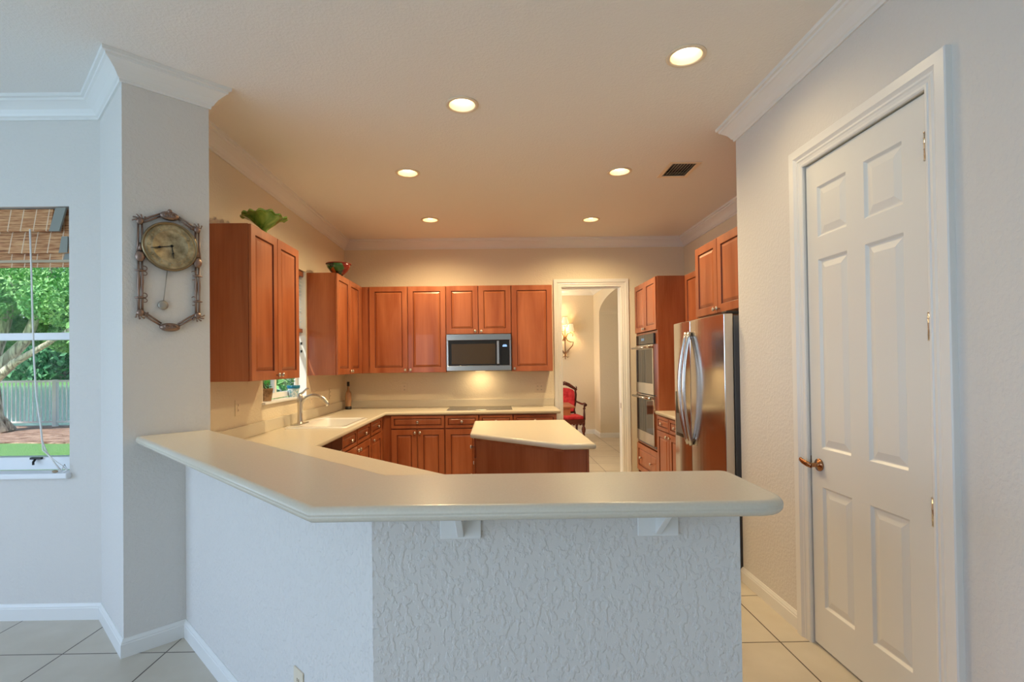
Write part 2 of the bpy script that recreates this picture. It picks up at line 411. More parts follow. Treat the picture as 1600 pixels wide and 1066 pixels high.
mb = MB(); mb.box(-5.3, 4.3, -4.3, 3.3, CEIL + .2, CEIL + .3); mb.box(-2.15, 4.3, 3.3, 10.7, CEIL + .2, CEIL + .3); mb.box(-5.15, -5.1, -4.15, 3.17, CEIL, CEIL + .2); mb.box(-5.15, -2.05, 3.12, 3.17, CEIL, CEIL + .2); mb.box(-2.05, -2.0, 3.17, 10.56, CEIL, CEIL + .2); mb.box(-5.15, 4.2, -4.15, -4.1, CEIL, CEIL + .2)
struct(mb.build('roof', M['stucco']))

wall('wall_dining', 'x', -5.15, -2.3055, 3.02, 3.17, 0, CEIL, [(-3.75, -2.488, .835, 2.408)])
mb = MB(); mb.prism([(-2.3055, 3.02), (-1.887, 2.6155), (-1.603, 2.90), (-1.896, 3.193), (-2.05, 3.193), (-2.3055, 3.17)], 0, CEIL)
struct(mb.build('wall_column', M['wall']))
wall('wall_left', 'y', 3.193, 6.62, -2.05, XL, 0, CEIL, [(4.20, 5.175, 1.15, 2.40)], M['kwall'])
wall('wall_back', 'x', XL, 4.2, YB, 6.62, 0, CEIL, [(.854, 1.604, 0, 2.408)], M['kwall'])
wall('wall_right', 'y', 3.27, YB, XRB, 2.55, 0, CEIL, (), M['kwall'])
wall('wall_pantry', 'y', -4.0, YP, XR, 1.74, 0, CEIL, [(1.882, 2.643, 0, 2.456)])
wall('wall_alcove', 'x', 1.74, 4.2, 3.265, YP, 0, CEIL)
wall('wall_pantry_back', 'x', 1.74, 3.0, 0.9, 1.0, 0, CEIL)
wall('wall_side', 'y', -4.0, 3.02, -5.15, -5.0, 0, CEIL, [(-2.7, 1.5, .45, 2.45)])
wall('wall_rear', 'x', -5.15, 1.74, -4.15, -4.0, 0, CEIL, [(-4.7, -1.9, 0.02, 2.45)])
# peninsula half wall
mb = MB(); mb.prism([(-1.6905, 2.8115), (-.359, 1.48), (.70, 1.48), (.70, 1.60), (-.31, 1.60), (-1.605, 2.895)], 0, 1.064)
struct(mb.build('wall_peninsula', M['knock']))
# dining hall behind the doorway
wall('wall_hall_back', 'x', -1.2, 4.2, 10.44, 10.56, 0, 3.03, (), M['kwall'])
wall('wall_hall_left', 'y', 6.62, 10.44, -1.2, -1.1, 0, 3.03, [(7.4, 9.6, .6, 2.3)])  # unseen opening, added for the hall fill lamp
wall('wall_hall_far', 'y', 6.62, 10.44, 4.1, 4.2, 0, 3.03)
struct(boxo('ceiling_passage', M['ceil'], (2.55, 4.1, 6.62, 10.44, 3.03, 3.08)))
struct(boxo('ceiling_hall', M['ceil'], (-1.1, 2.02, 6.62, 10.44, 2.94, 3.02)))
mb = MB()
pts = [(6.62, 0), (6.95, 0), (6.95, 2.38)]
for k in range(1, 24):
    a = PI - PI * k / 24; pts.append((8.42 + 1.47 * math.cos(a), 2.38 + .29 * math.sin(a)))
pts += [(9.89, 2.38), (9.89, 0), (10.44, 0), (10.44, 3.03), (6.62, 3.03)]
T = Matrix(((0, 0, 1, 0), (1, 0, 0, 0), (0, 1, 0, 0), (0, 0, 0, 1)))
mb.prism(pts, 2.02, 2.55, T)
struct(mb.build('wall_hall_arch', M['kwall']))

CROWN = [(0, 2.912), (.010, 2.912), (.012, 2.926), (.020, 2.932), (.026, 2.944), (.038, 2.962), (.056, 2.980), (.070, 2.992), (.078, 2.996), (.080, 3.008), (.093, 3.012), (.095, CEIL), (0, CEIL)]
sweep('trim_1', [(-5, -4), (-5, 3.02), (-2.3055, 3.02), (-1.887, 2.6155), (-1.603, 2.90), (-1.896, 3.193), (XL, YB), (XRB, YB), (XRB, YP), (XR, YP), (XR, -4), (-5, -4)], CROWN, M['trim'])
struct(bpy.data.objects['trim_1'])
struct(sweep('trim_2', [(-1.1, 6.62), (-1.1, 10.44), (2.02, 10.44), (2.02, 6.62)], [(a, b_ - .09) for a, b_ in CROWN], M['trim']))
BASE = [(0, 0), (.015, 0), (.015, .066), (.012, .070), (.012, .076), (.006, .086), (.004, .092), (0, .092)]
struct(sweep('baseboard_left', [(-5, 3.02), (-2.3055, 3.02), (-1.887, 2.6155), (-1.6905, 2.8115), (-.359, 1.48), (.70, 1.48), (.70, 1.60)], BASE, M['trim']))
struct(sweep('baseboard_right', [(1.75, YP), (XR, YP), (XR, 2.76)], BASE, M['trim']))
struct(sweep('baseboard_right_near', [(XR, 1.782), (XR, -4)], BASE, M['trim']))
struct(sweep('baseboard_side', [(-5, -4), (-5, 3.02)], BASE, M['trim']))
struct(sweep('baseboard_hall', [(-1.1, 6.62), (-1.1, 10.44), (2.02, 10.44), (2.02, 9.89), (2.55, 9.89)], BASE, M['trim']))

# casings: profile swept around an opening in its own plane
def casing(name, o0, o1, zt, plane, axis, side, width=.085):
    """mitred casing round a door opening; side = direction in which it stands off the wall"""
    prof = [(0, 0), (0, .012), (.006, .016), (.014, .016), (.017, .012), (.030, .015), (.036, .019), (.046, .016), (.052, .020), (.060, .026), (width - .004, .026), (width, .022), (width, 0)]
    mb = MB(); rows = []
    for (u, z, du, dz) in ((o0, 0, -1, 0), (o0, zt, -1, 1), (o1, zt, 1, 1), (o1, 0, 1, 0)):
        row = []
        for (w_, h) in prof:
            uu = u + du * w_; zz = z + dz * w_
            row.append((uu, plane + side * h, zz) if axis == 'x' else (plane + side * h, uu, zz))
        rows.append(row)
    vs = mb.grid(rows)
    return struct(mb.build(name, M['trim']))
casing('trim_3', .850, 1.608, 2.412, YB, 'x', -1, .098)
casing('trim_4', 1.884, 2.641, 2.454, XR, 'y', -1, .103)
# door lining of the hall doorway
mb = MB(); mb.box(.842, .858, YB - .002, 6.63, 0, 2.42); mb.box(1.600, 1.616, YB - .002, 6.63, 0, 2.42); mb.box(.842, 1.616, YB - .002, 6.63, 2.404, 2.42)
o = struct(mb.build('trim_5', M['trim']))
boxo('strike_plate', M['bronze'], (1.597, 1.5985, 6.525, 6.55, .865, .93), o)

# ------------------------------------------------------------------ panel door mesh
def panel_face(mb, x0, x1, z0, z1, panels, depth=.006, t=.035, y0=0.0, bev=.016, flat=.028, raise_=.001, groove=.004, glaze=False):
    """front at y=y0 (facing -y), body back to y0+t, with raised panels sunk in"""
    xs = sorted({x0, x1} | {p[0] for p in panels} | {p[1] for p in panels})
    zs = sorted({z0, z1} | {p[2] for p in panels} | {p[3] for p in panels})
    V = {}
    def v(x, y, z):
        k = (round(x, 5), round(y, 5), round(z, 5))
        if k not in V: V[k] = mb.bm.verts.new(k)
        return V[k]
    for i in range(len(xs) - 1):
        for j in range(len(zs) - 1):
            a, b_, c, d = xs[i], xs[i + 1], zs[j], zs[j + 1]
            cx_, cz_ = (a + b_) / 2, (c + d) / 2
            if any(p[0] < cx_ < p[1] and p[2] < cz_ < p[3] for p in panels): continue
            mb.bm.faces.new((v(a, y0, c), v(b_, y0, c), v(b_, y0, d), v(a, y0, d)))
    for (a, b_, c, d) in panels:
        rings = [(0, 0), (groove, depth), (groove + .005, depth), (groove + .005 + bev, raise_), (groove + .005 + bev + .002, raise_)]
        R = []
        for ins, dp in rings:
            R.append([(a + ins, y0 + dp, c + ins), (b_ - ins, y0 + dp, c + ins), (b_ - ins, y0 + dp, d - ins), (a + ins, y0 + dp, d - ins)])
        L = [[v(*p) for p in R[0]]] + [[mb.bm.verts.new(p) for p in r] for r in R[1:]]
        for q in range(len(L) - 1):
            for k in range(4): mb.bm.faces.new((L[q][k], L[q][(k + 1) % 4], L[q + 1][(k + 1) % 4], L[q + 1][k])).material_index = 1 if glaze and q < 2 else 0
        mb.bm.faces.new(L[-1])
    # shell
    e0 = [mb.bm.verts.new((x, y0 + t, z)) for x, z in ((x0, z0), (x1, z0), (x1, z1), (x0, z1))]
    mb.bm.faces.new(e0[::-1])
    def strip(pts, a, b_):
        mb.bm.faces.new([v(*p) for p in pts] + [b_, a])
    strip([(x, y0, z0) for x in xs], e0[0], e0[1]); strip([(x1, y0, z) for z in zs], e0[1], e0[2])
    strip([(x, y0, z1) for x in xs[::-1]], e0[2], e0[3]); strip([(x0, y0, z) for z in zs[::-1]], e0[3], e0[0])

# pantry door (structure) in local frame: x along -Y of the world, -y towards the room
def frame(name, label, cat, loc, deg, group=None): return thing(name, label, cat, loc, math.radians(deg), group)
door = bpy.data.objects.new('door_1', None); COL.objects.link(door); door['kind'] = 'structure'
door.location = (XR + .004, 2.6360, 0); door.rotation_euler = (0, 0, math.radians(-90))
mb = MB()
cols = ((.085, .296), (.410, .622)); rws = ((.218, .818), (1.010, 1.954), (2.066, 2.318))
panel_face(mb, 0, .747, .012, 2.448, [(a, b_, c, d) for a, b_ in cols for c, d in rws], depth=.011, t=.035, bev=.032, raise_=.003, groove=.010)
mb.build('door_panel', M['doorpaint'], door, bevel=.0015)
for z in (2.243, 1.572, .885):
    mb = MB(); mb.tube([(.751, -.010, z - .052), (.751, -.010, z + .052)], .009, 10)
    for k in range(6): mb.tube([(.751, -.010, z - .052 + k * .0208 - .001), (.751, -.010, z - .052 + k * .0208 + .001)], .0105, 10)
    mb.box(.728, .750, -.0015, .0, z - .05, z + .05)
    mb.build('hinge', M['nickel'], door)
mb = MB(); T = Matrix.Translation((.068, 0, .925)) @ Matrix.Rotation(math.radians(90), 4, 'X')
mb.lathe([(.030, 0), (.032, .003), (.030, .010), (.016, .014), (.011, .018), (.011, .045), (.013, .050)], 24, T)
mb.tube([(.074, -.046, .922), (.050, -.054, .927), (.020, -.058, .934), (-.004, -.056, .942), (-.010, -.055, .944)], [.013, .014, .013, .012, .008], 10, flat=.6)
mb.build('door_handle', M['brassknob'], door)
mb = MB(); mb.box(-.004, -.001, -.001, .02, .90, .96); mb.build('latch_plate', M['brassknob'], door)

# ------------------------------------------------------------------ windows
win = bpy.data.objects.new('window_1', None); COL.objects.link(win); win['kind'] = 'structure'
mb = MB()
x0, x1 = -3.75, -2.488
mb.box(x0, x1, 3.085, 3.15, .855, .93); mb.box(x0, x1, 3.085, 3.15, 2.35, 2.408); mb.box(x0, x0 + .035, 3.085, 3.15, .93, 2.35); mb.box(x1 - .010, x1, 3.085, 3.15, .93, 2.35)
mb.box(x0, x1, 3.095, 3.14, 1.628, 1.672)
mb.build('window_frame', M['winframe'], win, bevel=.003)
boxo('window_glass', M['glass'], (x0 + .03, x1 - .008, 3.118, 3.122, .925, 2.36), win)
mb = MB(); mb.box(x0 - .02, x1 + .010, 2.985, 3.10, .818, .852); mb.build('window_sill', M['winframe'], win, bevel=.008, seg=3)
mb = MB(); mb.tube([(-2.735, 3.08, .925), (-2.735, 3.06, .905), (-2.73, 3.055, .89)], .006, 8); mb.box(-2.765, -2.700, 3.07, 3.09, .918, .93); mb.build('window_latch', M['blackmetal'], win)
win = bpy.data.objects.new('window_2', None); COL.objects.link(win); win['kind'] = 'structure'
mb = MB(); y0, y1 = 4.20, 5.175
mb.box(-2.04, -1.99, y0, y1, 1.165, 1.215); mb.box(-2.04, -1.99, y0, y1, 2.35, 2.40); mb.box(-2.04, -1.99, y0, y0 + .045, 1.2, 2.36); mb.box(-2.04, -1.99, y1 - .045, y1, 1.2, 2.36)
mb.box(-2.035, -1.995, 4.66, 4.70, 1.2, 2.36)
mb.box(-2.035, -1.995, y0, y1, 1.76, 1.80)
mb.build('window_frame', M['winframe'], win, bevel=.003)
boxo('window_glass', M['glass'], (-2.017, -2.013, y0 + .04, y1 - .04, 1.21, 2.355), win)
boxo('window_sill', M['winframe'], (-2.0, -1.870, y0 - .015, y1 + .005, 1.140, 1.158), win, bevel=.004)
mb = MB(); mb.box(-1.99, -1.897, y1 - .004, y1 - .0005, 1.16, 2.40); mb.box(-1.99, -1.897, y0 + .0005, y0 + .004, 1.16, 2.40); mb.build('window_jamb', M['winframe'], win)
mb = MB()
for z in (1.60, 1.68): mb.box(-1.95, -1.935, y1 - .010, y1 - .004, z - .012, z + .012)
mb.build('blind_bracket', M['blackmetal'], win)

# rear glazing of the breakfast room, behind the camera
for nm, ax, o0, o1, z0, z1, pl in (('window_3', 'x', -4.7, -1.9, .02, 2.45, -4.07), ('window_4', 'y', -2.7, 1.5, .45, 2.45, -5.07)):
    win = bpy.data.objects.new(nm, None); COL.objects.link(win); win['kind'] = 'structure'
    mb = MB(); nn = 4
    def bx(u0, u1, v0, v1):
        if ax == 'x': mb.box(u0, u1, pl - .03, pl + .03, v0, v1)
        else: mb.box(pl - .03, pl + .03, u0, u1, v0, v1)
    bx(o0, o1, z0, z0 + .05); bx(o0, o1, z1 - .05, z1)
    for k in range(nn + 1):
        u = o0 + (o1 - o0 - .06) * k / nn; bx(u, u + .06, z0, z1)
    mb.build('window_frame', M['winframe'], win)

# ------------------------------------------------------------------ knobs, cabinets
KNOB = [(.0055, 0), (.0055, .010), (.008, .014), (.0145, .018), (.0165, .024), (.013, .030), (.006, .032)]
_k = MB(); _k.lathe(KNOB, 16); KN = _k.build('knob', M['nickel']); KME = KN.data; bpy.data.objects.remove(KN)
def knob(x, z, parent, y=-.020):
    o = bpy.data.objects.new('knob', KME); COL.objects.link(o); o.parent = parent
    o.location = (x, y, z); o.rotation_euler = (PI / 2, 0, 0); return o
def cdoor(root, x0, x1, z0, z1, kx=None, kz=None, name='door', st=.062, gap=.002):
    mb = MB(); x0 += gap; x1 -= gap; z0 += gap; z1 -= gap
    s_ = min(st, (x1 - x0) * .27, (z1 - z0) * .30)
    h = z1 - z0
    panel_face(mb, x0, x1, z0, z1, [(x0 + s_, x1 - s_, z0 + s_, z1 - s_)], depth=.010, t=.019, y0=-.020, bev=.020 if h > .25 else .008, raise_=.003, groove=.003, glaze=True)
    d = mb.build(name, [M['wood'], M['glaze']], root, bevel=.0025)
    if kx is not None: knob(kx, kz, d)
    return d
def carcass(root, x0, x1, d, z0, z1, toe=0, name='body'):
    mb = MB()
    if toe:
        mb.box(x0, x1, 0, d, z0 + toe, z1); mb.box(x0 + .003, x1 - .003, .06, d, z0, z0 + toe)
    else: mb.box(x0, x1, 0, d, z0, z1)
    return mb.build(name, M['wood'], root, bevel=.0015)
ZU0, ZU1 = 1.356, 2.396
# -- uppers on the back wall (front faces at Y = 6.165 -> carcass front at 6.185)
YU = 6.185
g = frame('wall_cabinet', 'tall two-door cherry wall cabinet left of the microwave', 'cabinet', (0, YU, 0), 0)
carcass(g, -1.596, -.5835, .32, ZU0, ZU1)
cdoor(g, -1.502, -1.046, ZU0, ZU1, -1.075, ZU0 + .035); cdoor(g, -1.042, -.586, ZU0, ZU1, -1.012, ZU0 + .035)
g = frame('wall_cabinet', 'short two-door cherry wall cabinet directly above the microwave', 'cabinet', (0, YU, 0), 0)
carcass(g, -.5825, .2005, .32, 1.812, ZU1)
cdoor(g, -.581, -.197, 1.812, ZU1, -.232, 1.845); cdoor(g, -.193, .199, 1.812, ZU1, -.160, 1.845)
g = frame('wall_cabinet', 'single-door cherry wall cabinet between the microwave and the doorway', 'cabinet', (0, YU, 0), 0)
carcass(g, .2015, .697, .32, ZU0, ZU1); cdoor(g, .204, .694, ZU0, ZU1, .236, ZU0 + .035)
# -- uppers on the left wall (local x = world +Y, -y = +X)
XF = -1.611
g = frame('wall_cabinet', 'large two-door cherry wall cabinet left of the sink window, under the green bowl', 'cabinet', (XF, 3.36, 0), 90)
carcass(g, .008, .834, .285, ZU0, ZU1); cdoor(g, .010, .421, ZU0, ZU1, .392, ZU0 + .035); cdoor(g, .423, .832, ZU0, ZU1, .452, ZU0 + .035)
g = frame('wall_cabinet', 'two-door cherry wall cabinet right of the sink window, under the dark painted bowl', 'cabinet', (XF, 5.20, 0), 90)
carcass(g, 0, 1.303, .285, ZU0, ZU1); cdoor(g, .006, .455, ZU0, ZU1, .425, ZU0 + .035); cdoor(g, .459, .885, ZU0, ZU1, .490, ZU0 + .035)
boxo('corner_filler', M['wood'], (.89, .984, -.014, 0, ZU0, ZU1), g)

# -- base cabinets
ZB1 = .874
YF = 5.895
def base(label, x0, x1, loc, deg, drawers, doors, depth=.60, hollow=False):
    g = frame('base_cabinet', label, 'cabinet', loc, deg)
    if hollow:
        mb = MB(); mb.box(x0, x1, 0, .02, .10, ZB1); mb.box(x0, x0 + .018, .02, depth, .10, ZB1); mb.box(x1 - .018, x1, .02, depth, .10, ZB1)
        mb.box(x0 + .018, x1 - .018, .02, depth, .10, .12); mb.box(x0, x1, .06, .08, 0, .10); mb.box(x0 + .018, x1 - .018, depth - .006, depth, .12, ZB1); mb.build('body', M['wood'], g, bevel=.0015)
    else: carcass(g, x0, x1, depth, 0, ZB1, .10)
    for (a, b_) in drawers: cdoor(g, a, b_, .722, .868, (a + b_) / 2, .795, 'drawer_front', st=.030)
    for (a, b_, kx) in doors: cdoor(g, a, b_, .115, .712, kx, .675)
    return g
base('base cabinet with one wide drawer over two doors, left of the cooktop', -1.2945, -.584, (0, YF, 0), 0, [(-1.196, -.589)], [(-1.196, -.900, -.925), (-.894, -.589, -.868)])
base('base cabinet under the left half of the cooktop, beside the wide drawer', -.5825, -.193, (0, YF, 0), 0, [(-.578, -.197)], [(-.578, -.197, -.230)])
base('base cabinet under the right half of the cooktop, behind the island', -.1915, .198, (0, YF, 0), 0, [(-.189, .194)], [(-.189, .194, -.158)])
base('end base cabinet beside the hall doorway', .1995, .700, (0, YF, 0), 0, [(.204, .697)], [(.204, .449, .42), (.453, .697, .48)])
XB = -1.295
base('sink base cabinet with two small drawer fronts under the white sink', .004, .985, (XB, 4.27, 0), 90, [(.010, .455), (.475, .955)], [(.010, .470, .435), (.475, .975, .51)], depth=.598, hollow=True)
base('corner base cabinet between the sink cabinet and the back run', 0, .624, (XB, 5.27, 0), 90, [(.010, .490)], [(.010, .490, .045)], depth=.598)
# dishwasher
g = frame('dishwasher', 'dark-topped steel dishwasher tucked under the counter left of the sink', 'dishwasher', (XB, 3.64, 0), 90)
boxo('body', M['steel_dark'], (.01, .62, 0, .57, .1, .872), g); boxo('control_panel', M['black_glass'], (.01, .62, -.025, 0, .765, .868), g, bevel=.004)
boxo('door', M['steel'], (.01, .62, -.03, 0, .12, .760), g, bevel=.004)
mb = MB(); mb.tube([(.08, -.055, .72), (.55, -.055, .72)], .009, 10); mb.tube([(.1, -.03, .72), (.1, -.055, .72)], .006); mb.tube([(.53, -.03, .72), (.53, -.055, .72)], .006)
mb.build('handle', M['steel'], g)
# peninsula base cabinets (face the kitchen)
dd = math.sqrt(.5)
g = frame('base_cabinet', 'angled base cabinet behind the angled bar wall, facing the kitchen', 'cabinet', (-.275, 1.60 + .965, 0), 135)
g.location = (-.335 + .62 * dd, 1.68 + .62 * dd, 0)
carcass(g, .12, 1.15, .58, 0, ZB1, .10); cdoor(g, .14, .63, .115, .712, .60, .675); cdoor(g, .64, 1.13, .115, .712, .67, .675)
cdoor(g, .14, .63, .722, .868, .385, .795, 'drawer_front', st=.03); cdoor(g, .64, 1.13, .722, .868, .885, .795, 'drawer_front', st=.03)
g = frame('base_cabinet', 'base cabinet behind the straight bar wall, facing the kitchen', 'cabinet', (.65, 2.21, 0), 180)
carcass(g, .0, .60, .60, 0, ZB1, .10); cdoor(g, .01, .30, .115, .712, .27, .675); cdoor(g, .305, .59, .115, .712, .33, .675)
cdoor(g, .01, .59, .722, .868, .3, .795, 'drawer_front', st=.03)

# -- right wall: oven tower, small upper, fridge upper, small base
XO = 1.79
g = frame('oven_cabinet', 'tall cherry cabinet holding the double oven, beside the hall doorway', 'cabinet', (XO, 6.455, 0), -90)
mb = MB(); mb.box(0, .845, 0, .63, 2.396 - .003, 2.396); mb.box(0, .018, 0, .63, 0, 2.396); mb.box(.827, .845, 0, .63, 0, 2.396); mb.box(0, .845, .61, .63, 0, 2.396)
mb.box(.018, .827, 0, .61, 1.775, 1.80); mb.box(.018, .827, 0, .61, .10, .12); mb.box(.018, .827, 0, .61, .455, .475)
mb.box(.018, .085, 0, .02, .475, 1.775); mb.box(.760, .827, 0, .02, .475, 1.775); mb.box(.018, .827, .05, .07, 0, .1)
mb.box(.018, .827, 0, .02, 2.36, 2.396)
mb.build('body', M['wood'], g, bevel=.0015)
cdoor(g, .004, .421, 1.805, 2.392, .392, 1.84); cdoor(g, .424, .841, 1.805, 2.392, .453, 1.84)
d = cdoor(g, .010, .835, .115, .45, .21, .285, 'drawer_front', st=.06); knob(.62, .285, d)
ov = frame('double_oven', 'stainless double wall oven with two windowed doors and bar handles', 'oven', (XO, 6.455, 0), -90)
boxo('body', M['steel_dark'], (.09, .755, .021, .55, .495, 1.765), ov)
boxo('control_panel', M['black_glass'], (.075, .770, -.028, .0, 1.655, 1.770), ov, bevel=.003)
mb = MB(); mb.box(.30, .42, -.0292, -.0282, 1.70, 1.73); mb.build('display', mat('dim_display', (.02, .05, .09), .3, emis=(.4, .7, 1), est=.25), ov)
for zz0, zz1 in ((1.080, 1.648), (.505, 1.068)):
    mb = MB(); mb.box(.075, .770, -.034, 0, zz0, zz0 + .125); mb.box(.075, .770, -.034, 0, zz1 - .050, zz1); mb.box(.075, .105, -.034, 0, zz0 + .125, zz1 - .05); mb.box(.740, .770, -.034, 0, zz0 + .125, zz1 - .05)
    d = mb.build('oven_door', M['steel'], ov)
    boxo('door_window', M['black_glass'], (.1055, .7395, -.031, -.005, zz0 + .1255, zz1 - .0505), d)
    mb = MB(); zc = zz1 - .03; mb.tube([(.06, -.075, zc), (.785, -.075, zc)], .013, 12)
    for xx in (.085, .760): mb.tube([(xx, -.03, zc), (xx, -.075, zc)], .010, 10)
    mb.build('handle', M['steel'], d)
mb = MB(); mb.box(.075, .77, -.012, 0, .478, .503); mb.build('vent_trim', M['steel_dark'], ov)
g = frame('wall_cabinet', 'narrow cherry wall cabinet between the oven tower and the fridge cabinet', 'cabinet', (2.11, 5.608, 0), -90)
carcass(g, .002, 1.26, .30, ZU0, ZU1); cdoor(g, .004, .42, ZU0, ZU1, .39, ZU0 + .035); cdoor(g, .423, .84, ZU0, ZU1, .45, ZU0 + .035); cdoor(g, .843, 1.25, ZU0, ZU1, 1.22, ZU0 + .035)
g = frame('wall_cabinet', 'two-door cherry cabinet mounted above the refrigerator', 'cabinet', (1.72, 4.318, 0), -90)
carcass(g, .0, .93, .69, 1.815, 2.396); cdoor(g, .004, .425, 1.817, 2.394, .398, 1.85); cdoor(g, .428, .90, 1.817, 2.394, .458, 1.85)
g = base('small base cabinet with one drawer and one door between oven tower and fridge', .002, 1.185, (1.775, 5.606, 0), -90, [(.02, .40), (.41, .80), (.81, 1.17)], [(.02, .40, .365), (.41, .80, .455), (.81, 1.17, .86)], depth=.63)

# ------------------------------------------------------------------ worktops
o = slab('bar_countertop', fillet([(-1.853, 2.6495), (-.462, 1.262), (.742, 1.262), (.742, 1.647), (-.345, 1.647), (-1.6065, 2.8965)], {0: .03, 2: .085, 3: .04}), 1.065, 1.105, .02, M['counter'], k=6)
tag(o, 'long cream bar countertop in the foreground, bent where it follows the half wall', 'countertop')
sinkhole = [(-1.76, 4.43), (-1.34, 4.43), (-1.34, 5.17), (-1.76, 5.17)]
o = slab('kitchen_countertop', [(-1.604, 2.899), (-.312, 1.606), (.65, 1.606), (.65, 2.25), (.03, 2.25), (-1.232, 3.512), (-1.250, 5.862), (.742, 5.845), (.742, YB - .002), (-1.894, YB - .002), (-1.894, 3.193)], .875, .915, .014, M['counter'], holes=[sinkhole])
tag(o, 'low cream kitchen countertop with the sink and cooktop, running along left and back walls', 'countertop')
mb = MB(); mb.box(-1.894, -1.874, 3.22, YB - .002, .9151, 1.013); mb.build('backsplash', M['counter'], o, bevel=.004)
mb = MB(); mb.box(-1.873, .742, YB - .022, YB - .002, .9151, 1.006); mb.build('backsplash', M['counter'], o, bevel=.004)
o = slab('island_countertop', [(-.200, 4.0), (.443, 3.400), (.662, 3.400), (.655, 4.86), (-.200, 4.86)], .875, .915, .016, M['counter'])
tag(o, 'five-sided cream island top with one corner cut off', 'countertop')
o = slab('corner_countertop', [(1.745, 4.425), (XRB - .002, 4.425), (XRB - .002, 5.604), (1.745, 5.604)], .875, .915, .014, M['counter'])
tag(o, 'short cream countertop between the oven tower and the refrigerator', 'countertop')
boxo('backsplash', M['counter'], (XRB - .022, XRB - .002, 4.43, 5.60, .9151, 1.01), o)
# island body
g = thing('island_cabinet', 'cherry kitchen island cabinet with plain angled end panels under the five-sided top', 'cabinet', (0, 0, 0))
P_ = [(-.155, 4.01), (.449, 3.445), (.618, 3.445), (.612, 4.815), (-.155, 4.815)]
mb = MB(); mb.prism(P_, .10, .8745); mb.prism(offset(P_, .04), 0, .10)
mb.build('body', M['wood'], g, bevel=.002)
mb = MB(); mb.prism([(-.150, 3.997), (.446, 3.438), (.452, 3.445), (-.144, 4.004)], .855, .8745); mb.build('rail', M['wood'], g)
boxo('corner_post', M['wood'], (.606, .622, 3.440, 3.462, .02, .874), g)
gi = thing('tmp', 'x', 'x')
for (a, b_) in ((.02, .39), (.40, .78)):
    for zz in ((.722, .868), (.42, .715), (.115, .41)):
        mb = MB(); panel_face(mb, a, b_, zz[0], zz[1], [(a + .04, b_ - .04, zz[0] + .035, zz[1] - .035)], depth=.007, t=.018, y0=-.019, bev=.012, raise_=.002)
        d = mb.build('drawer_front', M['wood'], g, bevel=.002); d.location = (-.155, 4.815, 0); d.rotation_euler = (0, 0, -PI / 2)
        knob((a + b_) / 2 if a < .3 else .735, (zz[0] + zz[1]) / 2, d)
bpy.data.objects.remove(gi)

# ------------------------------------------------------------------ corbels under the bar
def corbel(x, label, s):
    g = thing('corbel', label, 'bracket', (x, 1.48, 0), 0, 'white brackets under the bar top')
    mb = MB(); mb.box(-.058, .058, -.012, -.0005, .955, 1.063); mb.build('back_plate', M['trim'], g, bevel=.002)
    mb = MB(); T = Matrix(((0, 0, 1, 0), (1, 0, 0, 0), (0, 1, 0, 0), (0, 0, 0, 1)))
    mb.prism([(-.012, .960), (-.012, 1.063), (-.125, 1.063), (-.125, 1.052)], s - .009, s + .009, T); mb.build('brace', M['trim'], g, bevel=.0015)
corbel(-.104, 'white wooden bracket under the bar top near the bend', -.0)
corbel(.461, 'white wooden bracket under the bar top nearer the right end', .0)

# ------------------------------------------------------------------ refrigerator
FX, FY0, FY1 = 1.535, 3.43, 4.395       # door face plane, near side, far side
g = thing('refrigerator', 'stainless side-by-side refrigerator with two long bowed handles and a door dispenser', 'refrigerator', (0, 0, 0))
boxo('body', M['steel_dark'], (FX + .075, 2.36, FY0 + .01, FY1 - .005, .02, 1.76), g, bevel=.004)
SP = 4.030
def bowed_door(name, ya, yb):
    mb = MB(); rows = []
    n_ = 10
    pts = []
    for k in range(n_ + 1):
        t = k / n_; pts.append((FX + .004 - .010 * math.sin(PI * t) , ya + (yb - ya) * t))
    poly = pts + [(FX + .068, yb), (FX + .068, ya)]
    mb.prism(poly, .06, 1.772)
    o = mb.build(name, M['steel'], g, bevel=.006, seg=3)
    return o
d1 = bowed_door('fridge_door', FY0, SP - .003)
d2 = bowed_door('freezer_door', SP + .003, FY1)
def handle(y, par, dy):
    mb = MB(); pts = []; n_ = 20
    for k in range(n_ + 1):
        t = k / n_; z = .80 + (1.68 - .80) * t
        pts.append((FX - .010 - .062 * math.sin(PI * t) ** .8, y + dy * math.sin(PI * t), z))
    mb.tube(pts, .017, 12, flat=1.0); mb.build('handle', M['chrome'], par)
handle(SP - .032, d1, -.012); handle(SP + .032, d2, .012)
mb = MB(); mb.box(FX - .008, FX + .01, 4.135, 4.345, .83, 1.20); mb.build('dispenser', M['black_glass'], d2, bevel=.003)
boxo('dispenser_recess', M['steel_dark'], (FX - .010, FX - .007, 4.16, 4.32, .86, 1.02), d2)
boxo('hinge_cover', M['black'], (FX + .03, FX + .16, FY0 + .02, FY0 + .09, 1.772, 1.79), g, bevel=.003)
boxo('kick_grille', M['black'], (FX + .05, FX + .08, FY0 + .02, FY1 - .02, .0, .058), g)

